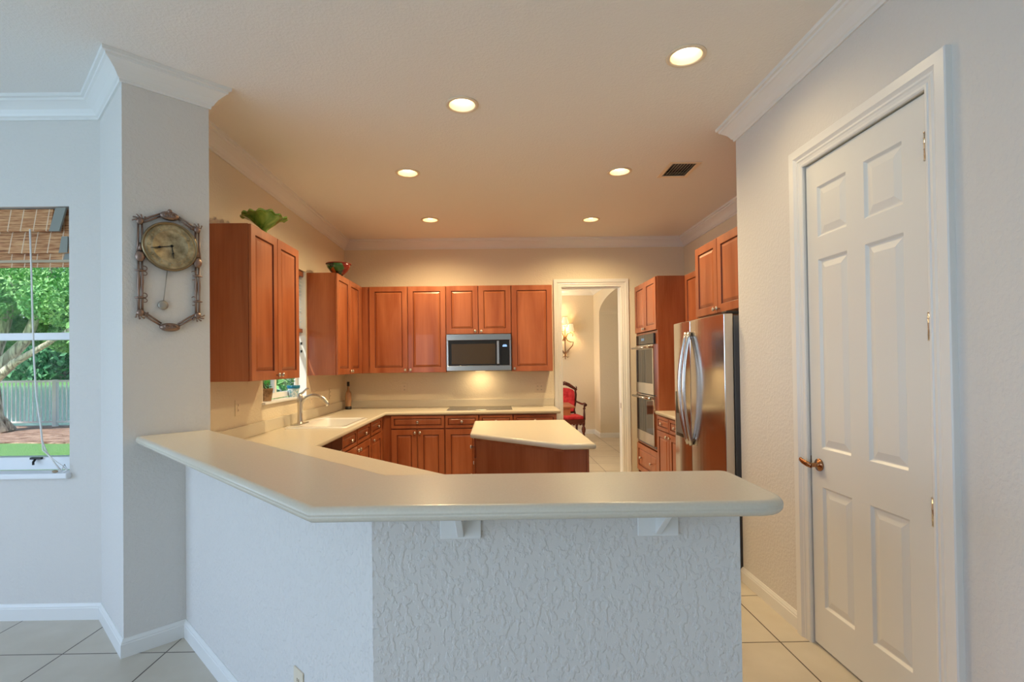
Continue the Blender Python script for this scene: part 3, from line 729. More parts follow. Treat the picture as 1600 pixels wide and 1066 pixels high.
# ------------------------------------------------------------------ microwave
g = thing('microwave', 'stainless over-range microwave with black glass door and vertical handle', 'microwave', (0, 0, 0))
boxo('body', M['black'], (-.573, .193, 6.135, 6.49, 1.366, 1.808), g)
mb = MB(); mb.box(-.575, .195, 6.098, 6.134, 1.735, 1.806); mb.box(-.575, .195, 6.098, 6.134, 1.372, 1.432); mb.box(-.575, -.553, 6.098, 6.134, 1.432, 1.735); mb.box(.173, .195, 6.098, 6.134, 1.432, 1.735)
mb.build('front_frame', M['steel'], g, bevel=.003)
boxo('door_glass', M['black_glass'], (-.553, .066, 6.103, 6.13, 1.433, 1.734), g)
boxo('window_mesh', mat('brown_tinted_window', (.05, .035, .02), .12, spec=.6), (-.515, .005, 6.1015, 6.103, 1.45, 1.69), g)
boxo('control_panel', M['black_glass'], (.068, .172, 6.102, 6.13, 1.433, 1.734), g)
mb = MB(); mb.box(.092, .145, 6.1005, 6.1018, 1.655, 1.668); mb.box(.100, .14, 6.1005, 6.1018, 1.672, 1.678); mb.build('display', mat('blue_display', (.1, .2, .5), .3, emis=(.35, .6, 1), est=1.2), g)
mb = MB(); mb.box(.022, .052, 6.066, 6.078, 1.448, 1.722); mb.box(.027, .047, 6.078, 6.104, 1.455, 1.475); mb.box(.027, .047, 6.078, 6.104, 1.695, 1.715); mb.build('handle', M['chrome'], g, bevel=.004)
boxo('lamp_lens', mat('hood_lamp_lens', (1, .85, .6), .5, emis=(1, .75, .4), est=3), (-.24, -.12, 6.275, 6.325, 1.362, 1.3665), g)
la = add_light('hood_lamp', 'AREA', (-.18, 6.30, 1.358), Euler((math.radians(12), 0, 0)), 2.2, (1, .72, .38), shape='RECTANGLE', size=.12, size_y=.05); la.parent = g

# cooktop
g = tag(boxo('cooktop', M['black_glass'], (-.565, .195, 5.93, 6.40, .9152, .922), None, bevel=.002), 'black glass cooktop with a steel front edge set in the back counter', 'cooktop')
boxo('front_edge', M['steel'], (-.567, .197, 5.922, 5.930, .9152, .9215), g)
for (a, b_, r) in ((-.40, 6.05, .09), (-.40, 6.28, .075), (-.02, 6.05, .075), (-.02, 6.28, .1)):
    mb = MB(); mb.lathe([(r, .9221), (r, .9224), (r - .003, .9224), (r - .003, .9221)], 32, Matrix.Translation((a, b_, 0)), closed=False); mb.build('burner_ring', mat('grey_ring', (.2, .2, .2), .3), g)

# ------------------------------------------------------------------ sink + faucet
g = thing('sink', 'white drop-in kitchen sink set in the left counter', 'sink', (0, 0, 0))
def rect(x0, x1, y0, y1, r, k=5): return fillet([(x0, y0), (x1, y0), (x1, y1), (x0, y1)], {0: r, 1: r, 2: r, 3: r}, k)
mb = MB(); rows = []
for (i, z) in ((0, .9155), (.004, .923), (.012, .9265), (.05, .9265)): rows.append([(x, y, z) for x, y in rect(-1.83 + i, -1.285 - i, 4.41 + i, 5.21 - i, .05)])
mb.grid([r for r in rows[:3]], True, True)
# rim top with basin opening
rows = []
x0, x1, y0, y1 = -1.70, -1.325, 4.47, 5.155
def blend(outer, inner): return [outer, inner]
out_ = [(x, y, .9265) for x, y in rect(-1.818, -1.297, 4.422, 5.198, .045)]
inn = [(x, y, .9255) for x, y in rect(x0, x1, y0, y1, .06)]
rows = [out_, inn]
for (i, z) in ((.006, .915), (.012, .80), (.03, .755), (.07, .745)):
    rows.append([(x, y, z) for x, y in rect(x0 + i, x1 - i, y0 + i, y1 - i, .05)])
vs = mb.grid(rows, True, True); mb.bm.faces.new(vs[-1][::-1])
mb.build('basin', M['white_enamel'], g, recalc=True)
mb = MB(); mb.lathe([(.04, .7452), (.042, .748), (.02, .749), (.005, .747)], 20, Matrix.Translation((-1.5, 4.8, 0))); mb.build('drain', M['chrome'], g)
g = thing('faucet', 'brushed nickel kitchen faucet with arched spout and top lever behind the sink', 'faucet', (-1.775, 4.675, .9265))
mb = MB(); mb.lathe([(.034, 0), (.034, .006), (.026, .012), (.023, .03), (.021, .12), (.023, .20), (.025, .235), (.022, .262), (.012, .275), (.004, .277)], 24); mb.build('body', M['nickel'], g)
boxo('deck_plate', M['nickel'], (-.035, .035, -.13, .13, 0, .008), g, bevel=.003)
mb = MB(); pts = []
for k in range(15):
    t = k / 14; a = PI * (1.0 - .92 * t); pts.append((.02 + .115 + .125 * math.cos(a) * (1.0), 0, .135 + .115 * math.sin(a) + .02 * (1 - t)))
pts = [(.012, 0, .10)] + pts[1:]
mb.tube(pts, [.013 + .001 * k / 5 for k in range(10)] + [.016, .017, .018, .018, .017], 12); mb.build('spout', M['nickel'], g)
mb = MB(); mb.tube([(0, 0, .27), (.03, -.005, .285), (.06, -.01, .315), (.085, -.012, .325)], [.012, .010, .008, .007], 10); mb.build('lever', M['nickel'], g)

# ------------------------------------------------------------------ bottle, bowls, pots
g = thing('bottle', 'clear amber-tinted bottle with black cap in the back left corner of the counter', 'bottle', (-1.80, 6.30, .9155))
mb = MB(); mb.lathe([(.034, .035), (.036, .04), (.037, .17), (.035, .195), (.026, .215), (.014, .232), (.012, .285)], 20); mb.build('glass_body', M['bottleglass'], g)
mb = MB(); mb.lathe([(.036, 0), (.038, .004), (.038, .036), (.034, .038)], 20); mb.build('base', M['black'], g)
mb = MB(); mb.lathe([(.014, .283), (.0155, .285), (.0155, .335), (.013, .338)], 16); mb.build('cap', M['black'], g)

g = thing('glass_bowl', 'green ruffled art-glass bowl on the left cabinet by the column', 'bowl', (-1.648, 3.70, ZU1 + .001)); g.scale = (.80, .80, .86)
def ruff(r, z, a):
    k = max(0, (z - .09) / .085)
    return r * (1 + .05 * k * math.sin(13 * a + .6) + .04 * k * math.sin(4 * a)), z + .009 * k * math.sin(13 * a) + .006 * k * math.sin(5 * a) - .010 * k * math.cos(2 * a - .4) 
mb = MB()
mb.lathe([(.012, .012), (.022, .02), (.018, .03), (.020, .04), (.05, .065), (.09, .095), (.12, .125), (.150, .148), (.182, .158), (.188, .150), (.190, .155), (.184, .165), (.150, .156), (.115, .133), (.085, .105), (.045, .075), (.01, .05)], 72, closed=False, fn=ruff)
mb.build('bowl_body', M['green_glass'], g, recalc=True)
mb = MB(); mb.lathe([(.052, 0), (.054, .006), (.035, .012), (.020, .018), (.018, .026)], 28); mb.build('foot', M['green_glass'], g)
g = thing('painted_bowl', 'dark bowl painted with red and green flowers on the cabinet right of the sink window', 'bowl', (-1.62, 5.36, ZU1 + .001))
mb = MB(); mb.lathe([(.045, 0), (.05, .004), (.085, .035), (.115, .075), (.128, .112), (.124, .113), (.108, .075), (.08, .04), (.03, .012), (.004, .01)], 36, closed=False); mb.build('bowl_body', M['bowl_paint'], g, recalc=True)
mb = MB(); mb.lathe([(.1285, .108), (.131, .113), (.1285, .118), (.123, .113), (.1285, .108)], 36, closed=False); mb.build('rim', M['bowl_rim'], g)

def leafy(mb, n_, c, rad, size, seed, flat=1.0):
    rnd = random.Random(seed)
    for _ in range(n_):
        while True:
            p = Vector((rnd.uniform(-1, 1), rnd.uniform(-1, 1), rnd.uniform(-1, 1)))
            if p.length < 1: break
        p = Vector(c) + Vector((p.x * rad[0], p.y * rad[1], p.z * rad[2]))
        E_ = Euler((rnd.uniform(-1, 1) * flat, rnd.uniform(-1, 1) * flat, rnd.uniform(0, 6.28))).to_matrix()
        s_ = size * rnd.uniform(.6, 1.3)
        vs = [mb.bm.verts.new(p + E_ @ Vector(q) * s_) for q in ((-.5, 0, 0), (0, -.22, .04), (.5, 0, 0), (0, .22, .04))]
        mb.bm.faces.new(vs)
g = thing('potted_plant', 'brown tin pot with a small plant on the window sill, left of the faucet', 'plant', (-1.945, 4.375, 1.1585))
mb = MB(); mb.lathe([(.040, 0), (.041, .004), (.055, .105), (.057, .108), (.053, .108), (.05, .095), (.01, .094)], 20); mb.build('pot', M['terracotta'], g)
mb = MB(); mb.tube([(0, -.01, .09), (-.01, -.03, .14), (.0, -.06, .19)], .004, 6); mb.tube([(0, .01, .09), (.01, .02, .12), (0, .03, .145)], .003, 6); mb.build('stem', mat('plant_stem', (.12, .09, .05), .7), g)
mb = MB(); leafy(mb, 60, (.0, .025, .118), (.035, .045, .018), .022, 3); mb.build('foliage', M['leaf_dark'], g, recalc=False)
g = thing('blue_planter', 'pale blue planter with a teal rim on the window sill, behind the faucet', 'plant', (-1.945, 4.965, 1.1585))
mb = MB(); mb.lathe([(.038, 0), (.04, .004), (.052, .07), (.054, .08), (.01, .08)], 20); mb.build('pot', M['blue_glaze'], g)
mb = MB(); mb.lathe([(.055, .08), (.058, .083), (.060, .108), (.055, .11), (.01, .105)], 20); mb.build('rim', M['blue_band'], g)
mb = MB(); mb.tube([(0, 0, .10), (0, -.012, .15), (.0, -.005, .19), (.0, .02, .212)], .006, 8); mb.build('stem', mat('pale_stem', (.6, .62, .55), .5), g)
mb = MB(); leafy(mb, 50, (-.01, -.04, .16), (.03, .035, .05), .04, 5); mb.build('foliage', M['leaf_dark'], g, recalc=False)

# ------------------------------------------------------------------ switch plates and outlets
def plate(name, label, loc, deg, w_=.072, h=.118, kind='outlet', gang=1):
    g = frame(name, label, 'outlet' if kind == 'outlet' else 'switch', loc, deg)
    boxo('cover_plate', M['plate'], (-w_ * gang / 2, w_ * gang / 2, -.006, -.0005, -h / 2, h / 2), g, bevel=.002)
    for k in range(gang):
        cx_ = (k - (gang - 1) / 2) * .046
        mb = MB()
        if kind == 'outlet':
            for zz in (-.022, .022): mb.box(cx_ - .008, cx_ - .004, -.0068, -.0058, zz - .006, zz + .006); mb.box(cx_ + .004, cx_ + .008, -.0068, -.0058, zz - .006, zz + .006)
            mb.build('slots', M['plate_dk'], g)
        else:
            mb.box(cx_ - .012, cx_ + .012, -.009, -.0055, -.03, .03); mb.build('rocker', M['plate'], g, bevel=.002)
            mb = MB()
            for zz in (-.018, .018): mb.box(cx_ - .003, cx_ + .003, -.0096, -.0088, zz - .008, zz + .008)
            mb.build('slots', M['plate_dk'], g)
plate('wall_outlet', 'cream outlet on the back wall left of the microwave', (-1.149, YB, 1.158), 0)
plate('wall_outlet', 'cream double outlet on the back wall beside the hall doorway', (.560, YB, 1.138), 0, gang=2, w_=.06)
plate('wall_outlet', 'cream outlet on the left wall near the column', (XL, 3.785, 1.152), 90, kind='switch')
plate('wall_outlet', 'cream outlet on the left wall behind the faucet', (XL, 5.30, 1.13), 90)
plate('wall_outlet', 'cream outlet on the left wall next to the bottle', (XL, 5.90, 1.13), 90)
plate('wall_outlet', 'white outlet low on the angled face of the bar wall', (-.700, 1.821, .33), -45)

# ------------------------------------------------------------------ downlights and vent
_lb = MB(); _lb.lathe([(.100, CEIL - .0045), (.100, CEIL - .001), (.0995, CEIL), (.077, CEIL + .001), (.0765, CEIL - .002), (.082, CEIL - .008), (.094, CEIL - .0085), (.100, CEIL - .0045)], 36, closed=False)
_rb = MB(); _rb.lathe([(.0775, CEIL), (.072, CEIL + .03), (.060, CEIL + .075), (.056, CEIL + .10), (.005, CEIL + .102)], 32, closed=False)
_bb = MB(); _bb.lathe([(.004, CEIL + .016), (.03, CEIL + .018), (.046, CEIL + .028), (.050, CEIL + .045), (.040, CEIL + .080), (.02, CEIL + .10)], 24)
dl = thing('recessed_downlight', '', 'light', (LIGHTS[0][0], LIGHTS[0][1], 0), 0, 'round recessed ceiling lights')
_lb.build('trim_ring', M['lamp_ring'], dl); _rb.build('reflector', M['reflector'], dl); _bb.build('bulb', M['bulb'], dl)
DLAB = ['large recessed ceiling light nearest the middle of the ceiling, above the bar', 'largest recessed ceiling light, near the pantry wall', 'recessed ceiling light left in the middle row',
        'recessed ceiling light right in the middle row, beside the air vent', 'small recessed ceiling light left in the far row', 'small recessed ceiling light right in the far row']
for i, (x, y) in enumerate(LIGHTS):
    o = dl if i == 0 else copy_tree(dl)
    o.location = (x, y, 0); o['label'] = DLAB[i]; o['group'] = 'round recessed ceiling lights'
    sp = add_light('downlight_beam', 'SPOT', (0, 0, CEIL - .012), Euler((0, 0, 0)), (20, 4, 92, 60, 97, 90)[i], (1, .76, .41), spot_size=math.radians(162), spot_blend=.8, shadow_soft_size=.06); sp.parent = o
g = thing('ceiling_vent', 'small square air vent with dark slots in the ceiling', 'vent', (0, 0, 0))
x0, x1, y0, y1 = VENT
mb = MB(); q = .028
mb.box(x0 - q, x1 + q, y0 - q, y0 + .004, CEIL - .006, CEIL - .0005); mb.box(x0 - q, x1 + q, y1 - .004, y1 + q, CEIL - .006, CEIL - .0005)
mb.box(x0 - q, x0 + .004, y0, y1, CEIL - .006, CEIL - .0005); mb.box(x1 - .004, x1 + q, y0, y1, CEIL - .006, CEIL - .0005)
mb.build('frame', M['lamp_ring'], g, bevel=.002)
mb = MB()
for k in range(8):
    xx = x0 + .004 + (x1 - x0 - .008) * (k + .5) / 8
    T = Matrix.Translation((xx, 0, CEIL + .004)) @ Matrix.Rotation(math.radians(-50), 4, 'Y')
    mb.box(-.0065, .0065, y0 + .002, y1 - .002, -.0008, .0008, T=T)
mb.build('slats', M['lamp_ring'], g)
boxo('duct', M['black'], (x0, x1, y0, y1, CEIL + .03, CEIL + .12), g)

# ------------------------------------------------------------------ wall clock on the column (local x along the face, -y off the wall)
g = frame('wall_clock', 'ornate bronze pendulum wall clock with a round aged brass dial, hung on the column', 'clock', (-1.887, 2.6155, 0), 45)
def arc(cx_, cz_, r, a0, a1, n_=10, y=-.02): return [(cx_ + r * math.cos(math.radians(a0 + (a1 - a0) * k / n_)), y, cz_ + r * math.sin(math.radians(a0 + (a1 - a0) * k / n_))) for k in range(n_ + 1)]
mb = MB()
Lx, Rx = .072, .335
for X in (Lx, Rx):
    s_ = 1 if X == Lx else -1
    for dx in (-.007, .009):
        mb.tube([(X + dx, -.018, 2.205), (X + dx * 1.2, -.018, 2.10), (X + dx * 1.6, -.018, 2.05)], [.005, .005, .006], 8)
        mb.tube([(X + dx, -.018, 2.01), (X + dx, -.018, 1.945), (X + dx * .9, -.018, 1.90), (X + dx, -.018, 1.845), (X + dx, -.018, 1.75)], [.005, .005, .009, .005, .006], 8)
    mb.ball((X, -.022, 2.03), .024, (.95, .6, 1.2)); mb.tube([(X, -.02, 2.06), (X, -.02, 2.10)], [.012, .004], 8)
    for zz in (1.955, 1.815):
        mb.tube([(X - .024, -.02, zz), (X, -.024, zz + .002), (X + .024, -.02, zz)], [.003, .008, .003], 8)
        mb.tube(arc(X + .018 * s_, zz + .014, .012, -90, 150, 8), .0028, 6); mb.tube(arc(X + .020 * s_, zz - .012, .010, 90, -120, 8), .0025, 6)
    # top and bottom flower corners
    for zz, sg in ((2.212, 1), (1.738, -1)):
        mb.ball((X, -.022, zz), .017, (1, .6, 1.1))
        for a in (-60, -25, 10, 45, 75):
            aa = math.radians(90 * sg + a * (1 if s_ > 0 else 1)); L = .034
            p1 = (X + L * .6 * math.cos(aa), -.024, zz + L * .6 * math.sin(aa)); p2 = (X + L * math.cos(aa + .35), -.028, zz + L * math.sin(aa + .35))
            mb.tube([(X, -.022, zz), p1, p2], [.005, .0035, .0045], 6)
# top and bottom braces to the central ornaments
for (xa, za, xb, zb) in ((Lx, 2.205, .165, 2.262), (Rx, 2.205, .245, 2.262), (Lx, 1.745, .165, 1.68), (Rx, 1.745, .24, 1.68)):
    for q in (-.006, .007): mb.tube([(xa, -.018, za + q), ((xa + xb) / 2, -.02, (za + zb) / 2 + q * 1.3), (xb, -.018, zb + q)], .0048, 8)
mb.ball((.203, -.022, 2.262), .040, (1.15, .45, .62)); mb.ball((.203, -.03, 2.285), .012, (1, .8, 1))
for dx in (-.016, .016): mb.tube(arc(.203 + dx, 2.262, .010, 0, 330, 12, -.040), .003, 6)
mb.ball((.203, -.022, 1.668), .042, (1.15, .45, .55))
for dx in (-.016, .016): mb.tube(arc(.203 + dx, 1.672, .010, 0, 330, 12, -.042), .003, 6)
mb.build('frame', M['bronze'], g)
T = Matrix.Translation((.206, -.012, 2.098)) @ Matrix.Rotation(PI / 2, 4, 'X')
mb = MB(); mb.lathe([(.124, -.010), (.129, 0), (.131, .018), (.128, .026), (.122, .028), (.119, .022), (.117, .02)], 56, T, closed=False)
mb.build('bezel', mat('dark_brass_bezel', (.27, .20, .11), .35, .85), g)
mb = MB(); mb.lathe([(.001, .0215), (.080, .0215), (.083, .024), (.086, .0215), (.104, .0225), (.108, .025), (.112, .0225), (.120, .021)], 56, T, closed=False)
for k in range(12):
    a = 2 * PI * k / 12; c_ = T @ Vector((.096 * math.cos(a), .096 * math.sin(a), .0235))
    mb.ball(c_, .0075, (1, .4, 1), 6)
mb.build('dial', M['brass_dial'], g)
def hand(ang, L, name):
    a = math.radians(90 - ang); dx, dz = math.cos(a), math.sin(a); c0 = Vector((.210, -.040, 2.100))
    mb = MB(); P0 = lambda t: (c0.x + dx * L * t, c0.y, c0.z + dz * L * t)
    mb.tube([P0(-.08), P0(.5)], .0022, 6); mb.tube([P0(.5), P0(.58), P0(.66)], [.002, .0065, .002], 8); mb.tube([P0(.62), P0(1)], [.003, .0012], 6)
    mb.ball(c0, .007, (1, .6, 1), 8); mb.build(name, M['blackmetal'], g)
hand(257, .098, 'minute_hand'); hand(172, .066, 'hour_hand')
mb = MB(); mb.tube([(.196, -.012, 1.99), (.176, -.012, 1.80)], .0022, 6); mb.ball((.174, -.014, 1.785), .024, (1, .35, 1.05), 12)
mb.build('pendulum', mat('grey_pewter', (.38, .36, .32), .4, .7), g)

# ------------------------------------------------------------------ bamboo shade, dining window
g = thing('bamboo_shade', 'bunched-up woven bamboo roman shade in the dining window', 'blind', (0, 0, 0))
x0, x1 = -3.74, -2.497
def yz_prism(mb, pts, xa, xb): 
    T = Matrix(((0, 0, 1, 0), (1, 0, 0, 0), (0, 1, 0, 0), (0, 0, 0, 1))); mb.prism(pts, xa, xb, T)
mb = MB(); yz_prism(mb, [(3.045, 2.400), (3.020, 2.265), (3.028, 2.262), (3.053, 2.398)], x0, -2.60); mb.build('valance', M['bamboo'], g)
mb = MB()
for (za, zb, ya, yb) in ((2.262, 2.225, 3.052, 3.046), (2.232, 2.135, 3.046, 3.028), (2.137, 2.098, 3.050, 3.044), (2.083, 2.055, 3.050, 3.046)):
    yz_prism(mb, [(ya, za), (yb, zb), (yb + .010, zb), (ya + .010, za)], x0, x1)
yz_prism(mb, [(3.055, 2.40), (3.055, 2.06), (3.062, 2.06), (3.062, 2.40)], x0, x1)
mb.build('folds', M['bamboo'], g)
mb = MB(); yz_prism(mb, [(3.040, 2.098), (3.036, 2.083), (3.052, 2.083), (3.052, 2.098)], x0, x1); mb.build('batten', mat('pale_batten', (.5, .42, .3), .6), g)
mb = MB()
T = Matrix(((1, 0, 0, 0), (0, 0, 1, 0), (0, 1, 0, 0), (0, 0, 0, 1)))
mb.prism([(-2.604, 2.262), (-2.545, 2.262), (-2.505, 2.400), (-2.565, 2.400)], 3.018, 3.030, T)
mb.prism([(-2.553, 2.135), (-2.503, 2.137), (-2.500, 2.232), (-2.535, 2.232)], 3.024, 3.034, T)
mb.prism([(-2.54, 2.098), (-2.500, 2.098), (-2.500, 2.134), (-2.53, 2.134)], 3.040, 3.046, T)
mb.build('edge_tape', M['tape'], g)
CP = [(-2.697, 3.0, 2.27), (-2.69, 3.0, 2.039), (-2.683, 3.0, 1.741), (-2.676, 3.0, 1.518), (-2.662, 3.0, 1.295), (-2.64, 3.0, 1.146), (-2.629, 3.0, 1.035), (-2.610, 3.005, .975), (-2.57, 3.01, .91), (-2.53, 3.01, .862)]
mb = MB(); mb.tube(CP, .0045, 8); mb.tube([(-2.640, 3.005, 1.146), (-2.628, 2.998, 1.03), (-2.622, 2.995, .985), (-2.56, 3.0, .925), (-2.515, 3.01, .885), (-2.495, 3.01, .862)], .003, 6); mb.tube([(-2.53, 3.005, .858), (-2.50, 3.0, .90), (-2.485, 3.0, .87), (-2.51, 3.0, .856)], .003, 6)
mb.build('cord', M['cord'], g)
mb = MB(); mb.ball((-2.555, 2.999, .860), .011, (1.6, .8, .7), 10); mb.build('cord_tassel', mat('wooden_tassel', (.35, .25, .15), .5), g)

# slatted blind in the sink window
g = thing('slat_blind', 'half-raised slatted blind with brown rails in the sink window', 'blind', (0, 0, 0))
boxo('head_rail', M['wood'], (-1.985, -1.915, 4.21, 5.165, 2.345, 2.395), g, bevel=.003)
mb = MB()
for k in range(15):
    T = Matrix.Translation((-1.95, 0, 1.850 + k * .0335)) @ Matrix.Rotation(math.radians(28), 4, 'Y')
    mb.box(-.024, .024, 4.215, 5.160, -.0015, .0015, T=T)
mb.build('slats', mat('white_blind_slats', (.78, .76, .72), .4), g)
boxo('bottom_rail', M['wood'], (-1.975, -1.925, 4.215, 5.160, 1.785, 1.825), g, bevel=.003)

# ------------------------------------------------------------------ hall: sconce, armchair, table
g = thing('wall_sconce', 'gilded iron wall sconce with small glowing fabric shades, seen through the doorway', 'lamp', (1.425, 10.44, 0))
mb = MB()
mb.tube([(0, -.09, 2.21), (0, -.06, 2.0), (0, -.05, 1.80), (0, -.05, 1.60), (.0, -.05, 1.52)], [.008, .012, .010, .014, .005], 8)
for s_ in (-1, 1):
    mb.tube([(0, -.05, 1.64), (s_ * .06, -.06, 1.70), (s_ * .15, -.07, 1.80), (s_ * .165, -.07, 1.87), (s_ * .11, -.07, 1.87), (s_ * .05, -.06, 1.90), (s_ * .02, -.06, 1.96), (s_ * .05, -.09, 2.04), (s_ * .11, -.11, 2.06), (s_ * .15, -.12, 2.03), (s_ * .145, -.12, 1.98)], [.009, .010, .010, .008, .009, .010, .011, .010, .009, .007, .010], 8)
    mb.tube([(s_ * .10, -.11, 2.06), (s_ * .10, -.12, 2.12)], .008, 8)
    mb.tube([(0, -.05, 1.60), (s_ * .05, -.06, 1.56), (s_ * .075, -.06, 1.575)], [.008, .006, .004], 6)
    mb.tube([(0, -.05, 1.62), (s_ * .07, -.06, 1.68), (s_ * .09, -.07, 1.70)], [.008, .005, .003], 6)
mb.ball((0, -.055, 1.98), .024, (1, .8, 1.4), 8); mb.ball((0, -.05, 1.62), .02, (1, .8, 1.6), 8)
mb.box(-.02, .02, -.05, 0, 1.9, 2.0)
mb.build('bracket', M['iron'], g)
for (dx, dy, z) in ((0, -.10, 2.215), (-.105, -.13, 2.075), (.105, -.13, 2.075)):
    mb = MB(); mb.lathe([(.076, 0), (.046, .165)], 20, Matrix.Translation((dx, dy, z)), closed=False)
    s_ = mb.build('lamp_shade', M['shade'], g)
    mb = MB(); mb.lathe([(.078, -.004), (.078, .004)], 20, Matrix.Translation((dx, dy, z)), closed=False); mb.lathe([(.048, .161), (.048, .168)], 20, Matrix.Translation((dx, dy, z)), closed=False); mb.build('shade_trim', M['iron'], s_)
    la = add_light('sconce_bulb', 'POINT', (dx, dy, z + .08), (0, 0, 0), 9, (1, .66, .34), shadow_soft_size=.03); la.parent = g

g = thing('armchair', 'carved dark wood armchair with red upholstery in the hall beyond the doorway', 'chair', (1.345, 9.62, 0), math.radians(4))
W2 = .25
mb = MB(); mb.prism(fillet([(-.26, -.25), (.26, -.25), (.24, .23), (-.24, .23)], {0: .05, 1: .05}), .40, .47); mb.build('seat_cushion', M['red'], g, bevel=.025, seg=4)
mb = MB(); mb.prism([(-.27, -.27), (.27, -.27), (.25, .25), (-.25, .25)], .33, .41)
for k in range(9): mb.ball((-.24 + k * .06, -.272, .335 - .012 * abs(math.sin(k * PI / 4))), .022, (1.3, .4, 1), 6)
mb.build('seat_rail', M['redwood'], g, bevel=.008)
BZ = math.radians(8)
Tb = Matrix.Translation((0, .24, .44)) @ Matrix.Rotation(-BZ, 4, 'X')
T_ = Tb @ Matrix(((1, 0, 0, 0), (0, 0, 1, 0), (0, 1, 0, 0), (0, 0, 0, 1)))
mb = MB(); pts = [(-.17, .07), (.17, .07), (.20, .25), (.205, .42)] + [(.205 * math.cos(math.radians(a)), .44 + .09 * math.sin(math.radians(a))) for a in range(15, 180, 15)] + [(-.205, .42), (-.20, .25)]
mb.prism(pts, -.05, .03, T_); mb.build('backrest', M['red'], g, bevel=.02, seg=3)
mb = MB()
for s_ in (-1, 1): mb.tube([Tb @ Vector(p) for p in ((s_ * .215, 0, -.05), (s_ * .185, 0, .10), (s_ * .22, 0, .25), (s_ * .235, 0, .40), (s_ * .225, 0, .50))], [.022, .02, .018, .020, .018], 8)
for s_ in (-1, 1):
    mb.ball(Tb @ Vector((s_ * .235, 0, .50)), .03, (1, .7, 1), 8); mb.tube([Tb @ Vector(p) for p in ((s_ * .235, 0, .50), (s_ * .255, 0, .54), (s_ * .235, 0, .56))], [.015, .012, .006], 8)
    mb.tube([Tb @ Vector(p) for p in ((s_ * .23, 0, .50), (s_ * .17, 0, .545), (s_ * .10, 0, .59), (s_ * .04, 0, .615), (0, 0, .64))], [.02, .03, .035, .035, .03], 8)
for k in range(11):
    a = -1 + k * .2; mb.ball(Tb @ Vector((a * .2, -.02, .60 - .07 * a * a)), .022, (1, .8, 1), 6)
mb.tube([Tb @ Vector(p) for p in ((-.19, 0, .06), (0, 0, .045), (.19, 0, .06))], .022, 8)
mb.build('carved_back_frame', M['redwood'], g)
for s_ in (-1, 1):
    mb = MB(); mb.tube([(s_ * .235, .25, .70), (s_ * .27, .12, .68), (s_ * .285, -.02, .67), (s_ * .29, -.14, .69), (s_ * .30, -.20, .665)], [.016, .02, .02, .024, .03], 8)
    mb.tube([(s_ * .29, -.16, .67), (s_ * .285, -.14, .58), (s_ * .275, -.18, .50), (s_ * .268, -.22, .40)], [.02, .016, .022, .022], 8)
    mb.ball((s_ * .285, -.15, .60), .028, (1, 1, .7), 8); mb.build('arm', M['redwood'], g)
    mb = MB(); T = Matrix.Translation((s_ * .245, -.245, 0))
    mb.lathe([(.022, 0), (.028, .02), (.022, .04), (.018, .09), (.026, .13), (.020, .15), (.034, .19), (.040, .23), (.030, .27), (.018, .285), (.028, .31), (.028, .36)], 14, T); mb.build('leg', M['redwood'], g)
    mb = MB(); mb.tube([(s_ * .235, .30, 0), (s_ * .23, .25, .2), (s_ * .23, .235, .38)], [.018, .022, .022], 8); mb.build('leg', M['redwood'], g)

g = thing('side_table', 'reddish-brown wooden table edge in front of the red armchair', 'table', (.685, 8.5, 0))
mb = MB(); mb.prism(fillet([(-.58, -.43), (.575, -.43), (.585, .43), (-.58, .43)], {1: .03, 2: .03}), .735, .762); mb.build('table_top', M['tablewood'], g, bevel=.006)
mb = MB(); mb.prism([(-.53, -.39), (.50, -.39), (.50, .39), (-.53, .39)], .62, .735); mb.build('apron', M['tablewood'], g)
mb = MB(); mb.lathe([(.25, 0), (.26, .03), (.12, .06), (.06, .10), (.05, .3), (.09, .45), (.06, .55), (.12, .62)], 20); mb.build('pedestal', M['tablewood'], g)

# ------------------------------------------------------------------ outdoors
GZ = -.15
def plane(name, m, poly, z):
    bm = bmesh.new(); bm.faces.new([bm.verts.new((x, y, z)) for x, y in poly]); mb = MB(); mb.bm.free(); mb.bm = bm
    return mb.build(name, m)
bmg = MB(); bmg.box(-60, 60, -60, 14.5, GZ - .3, GZ); o = struct(bmg.build('ground_lawn', M['grass']))
mb = MB(); pts = []
for k in range(25):
    x = -30 + k * 1.15; pts.append((x, 11.35 + .25 * math.sin(x * .8) + .1 * math.sin(x * 2.3)))
mb.prism(pts + [(-2.4, 14.45), (-30, 14.45)], GZ, GZ + .03); struct(mb.build('ground_mulch_bed', M['mulch']))
mb = MB(); mb.box(-160, 80, 14.5, 66, GZ - .55, GZ - .45); struct(mb.build('lake_water', M['water']))
mb = MB(); mb.box(-200, 120, 66, 160, GZ - .6, GZ + .1); struct(mb.build('ground_far_shore', M['grass']))
# bank wall between garden and lake
FYY = 14.2
g = thing('picket_fence', 'white metal picket fence between the garden and the lake', 'fence', (0, FYY, 0))
mb = MB(); mb.box(-32, -2.4, -.02, .02, 1.09, 1.15); mb.box(-32, -2.4, -.02, .02, -.02, .03); mb.build('rail', M['fence'], g)
for k in range(13):
    x = -32 + k * 2.42 + .55
    mb = MB(); mb.box(x - .05, x + .05, -.045, .045, GZ + .02, 1.16); mb.build('post', M['fence'], g)
mb = MB(); x = -31.9
while x < -2.45: mb.box(x - .012, x + .012, -.012, .012, -.0, 1.10); x += .115
o = mb.build('pickets', M['fence'], g); o['kind'] = 'stuff'
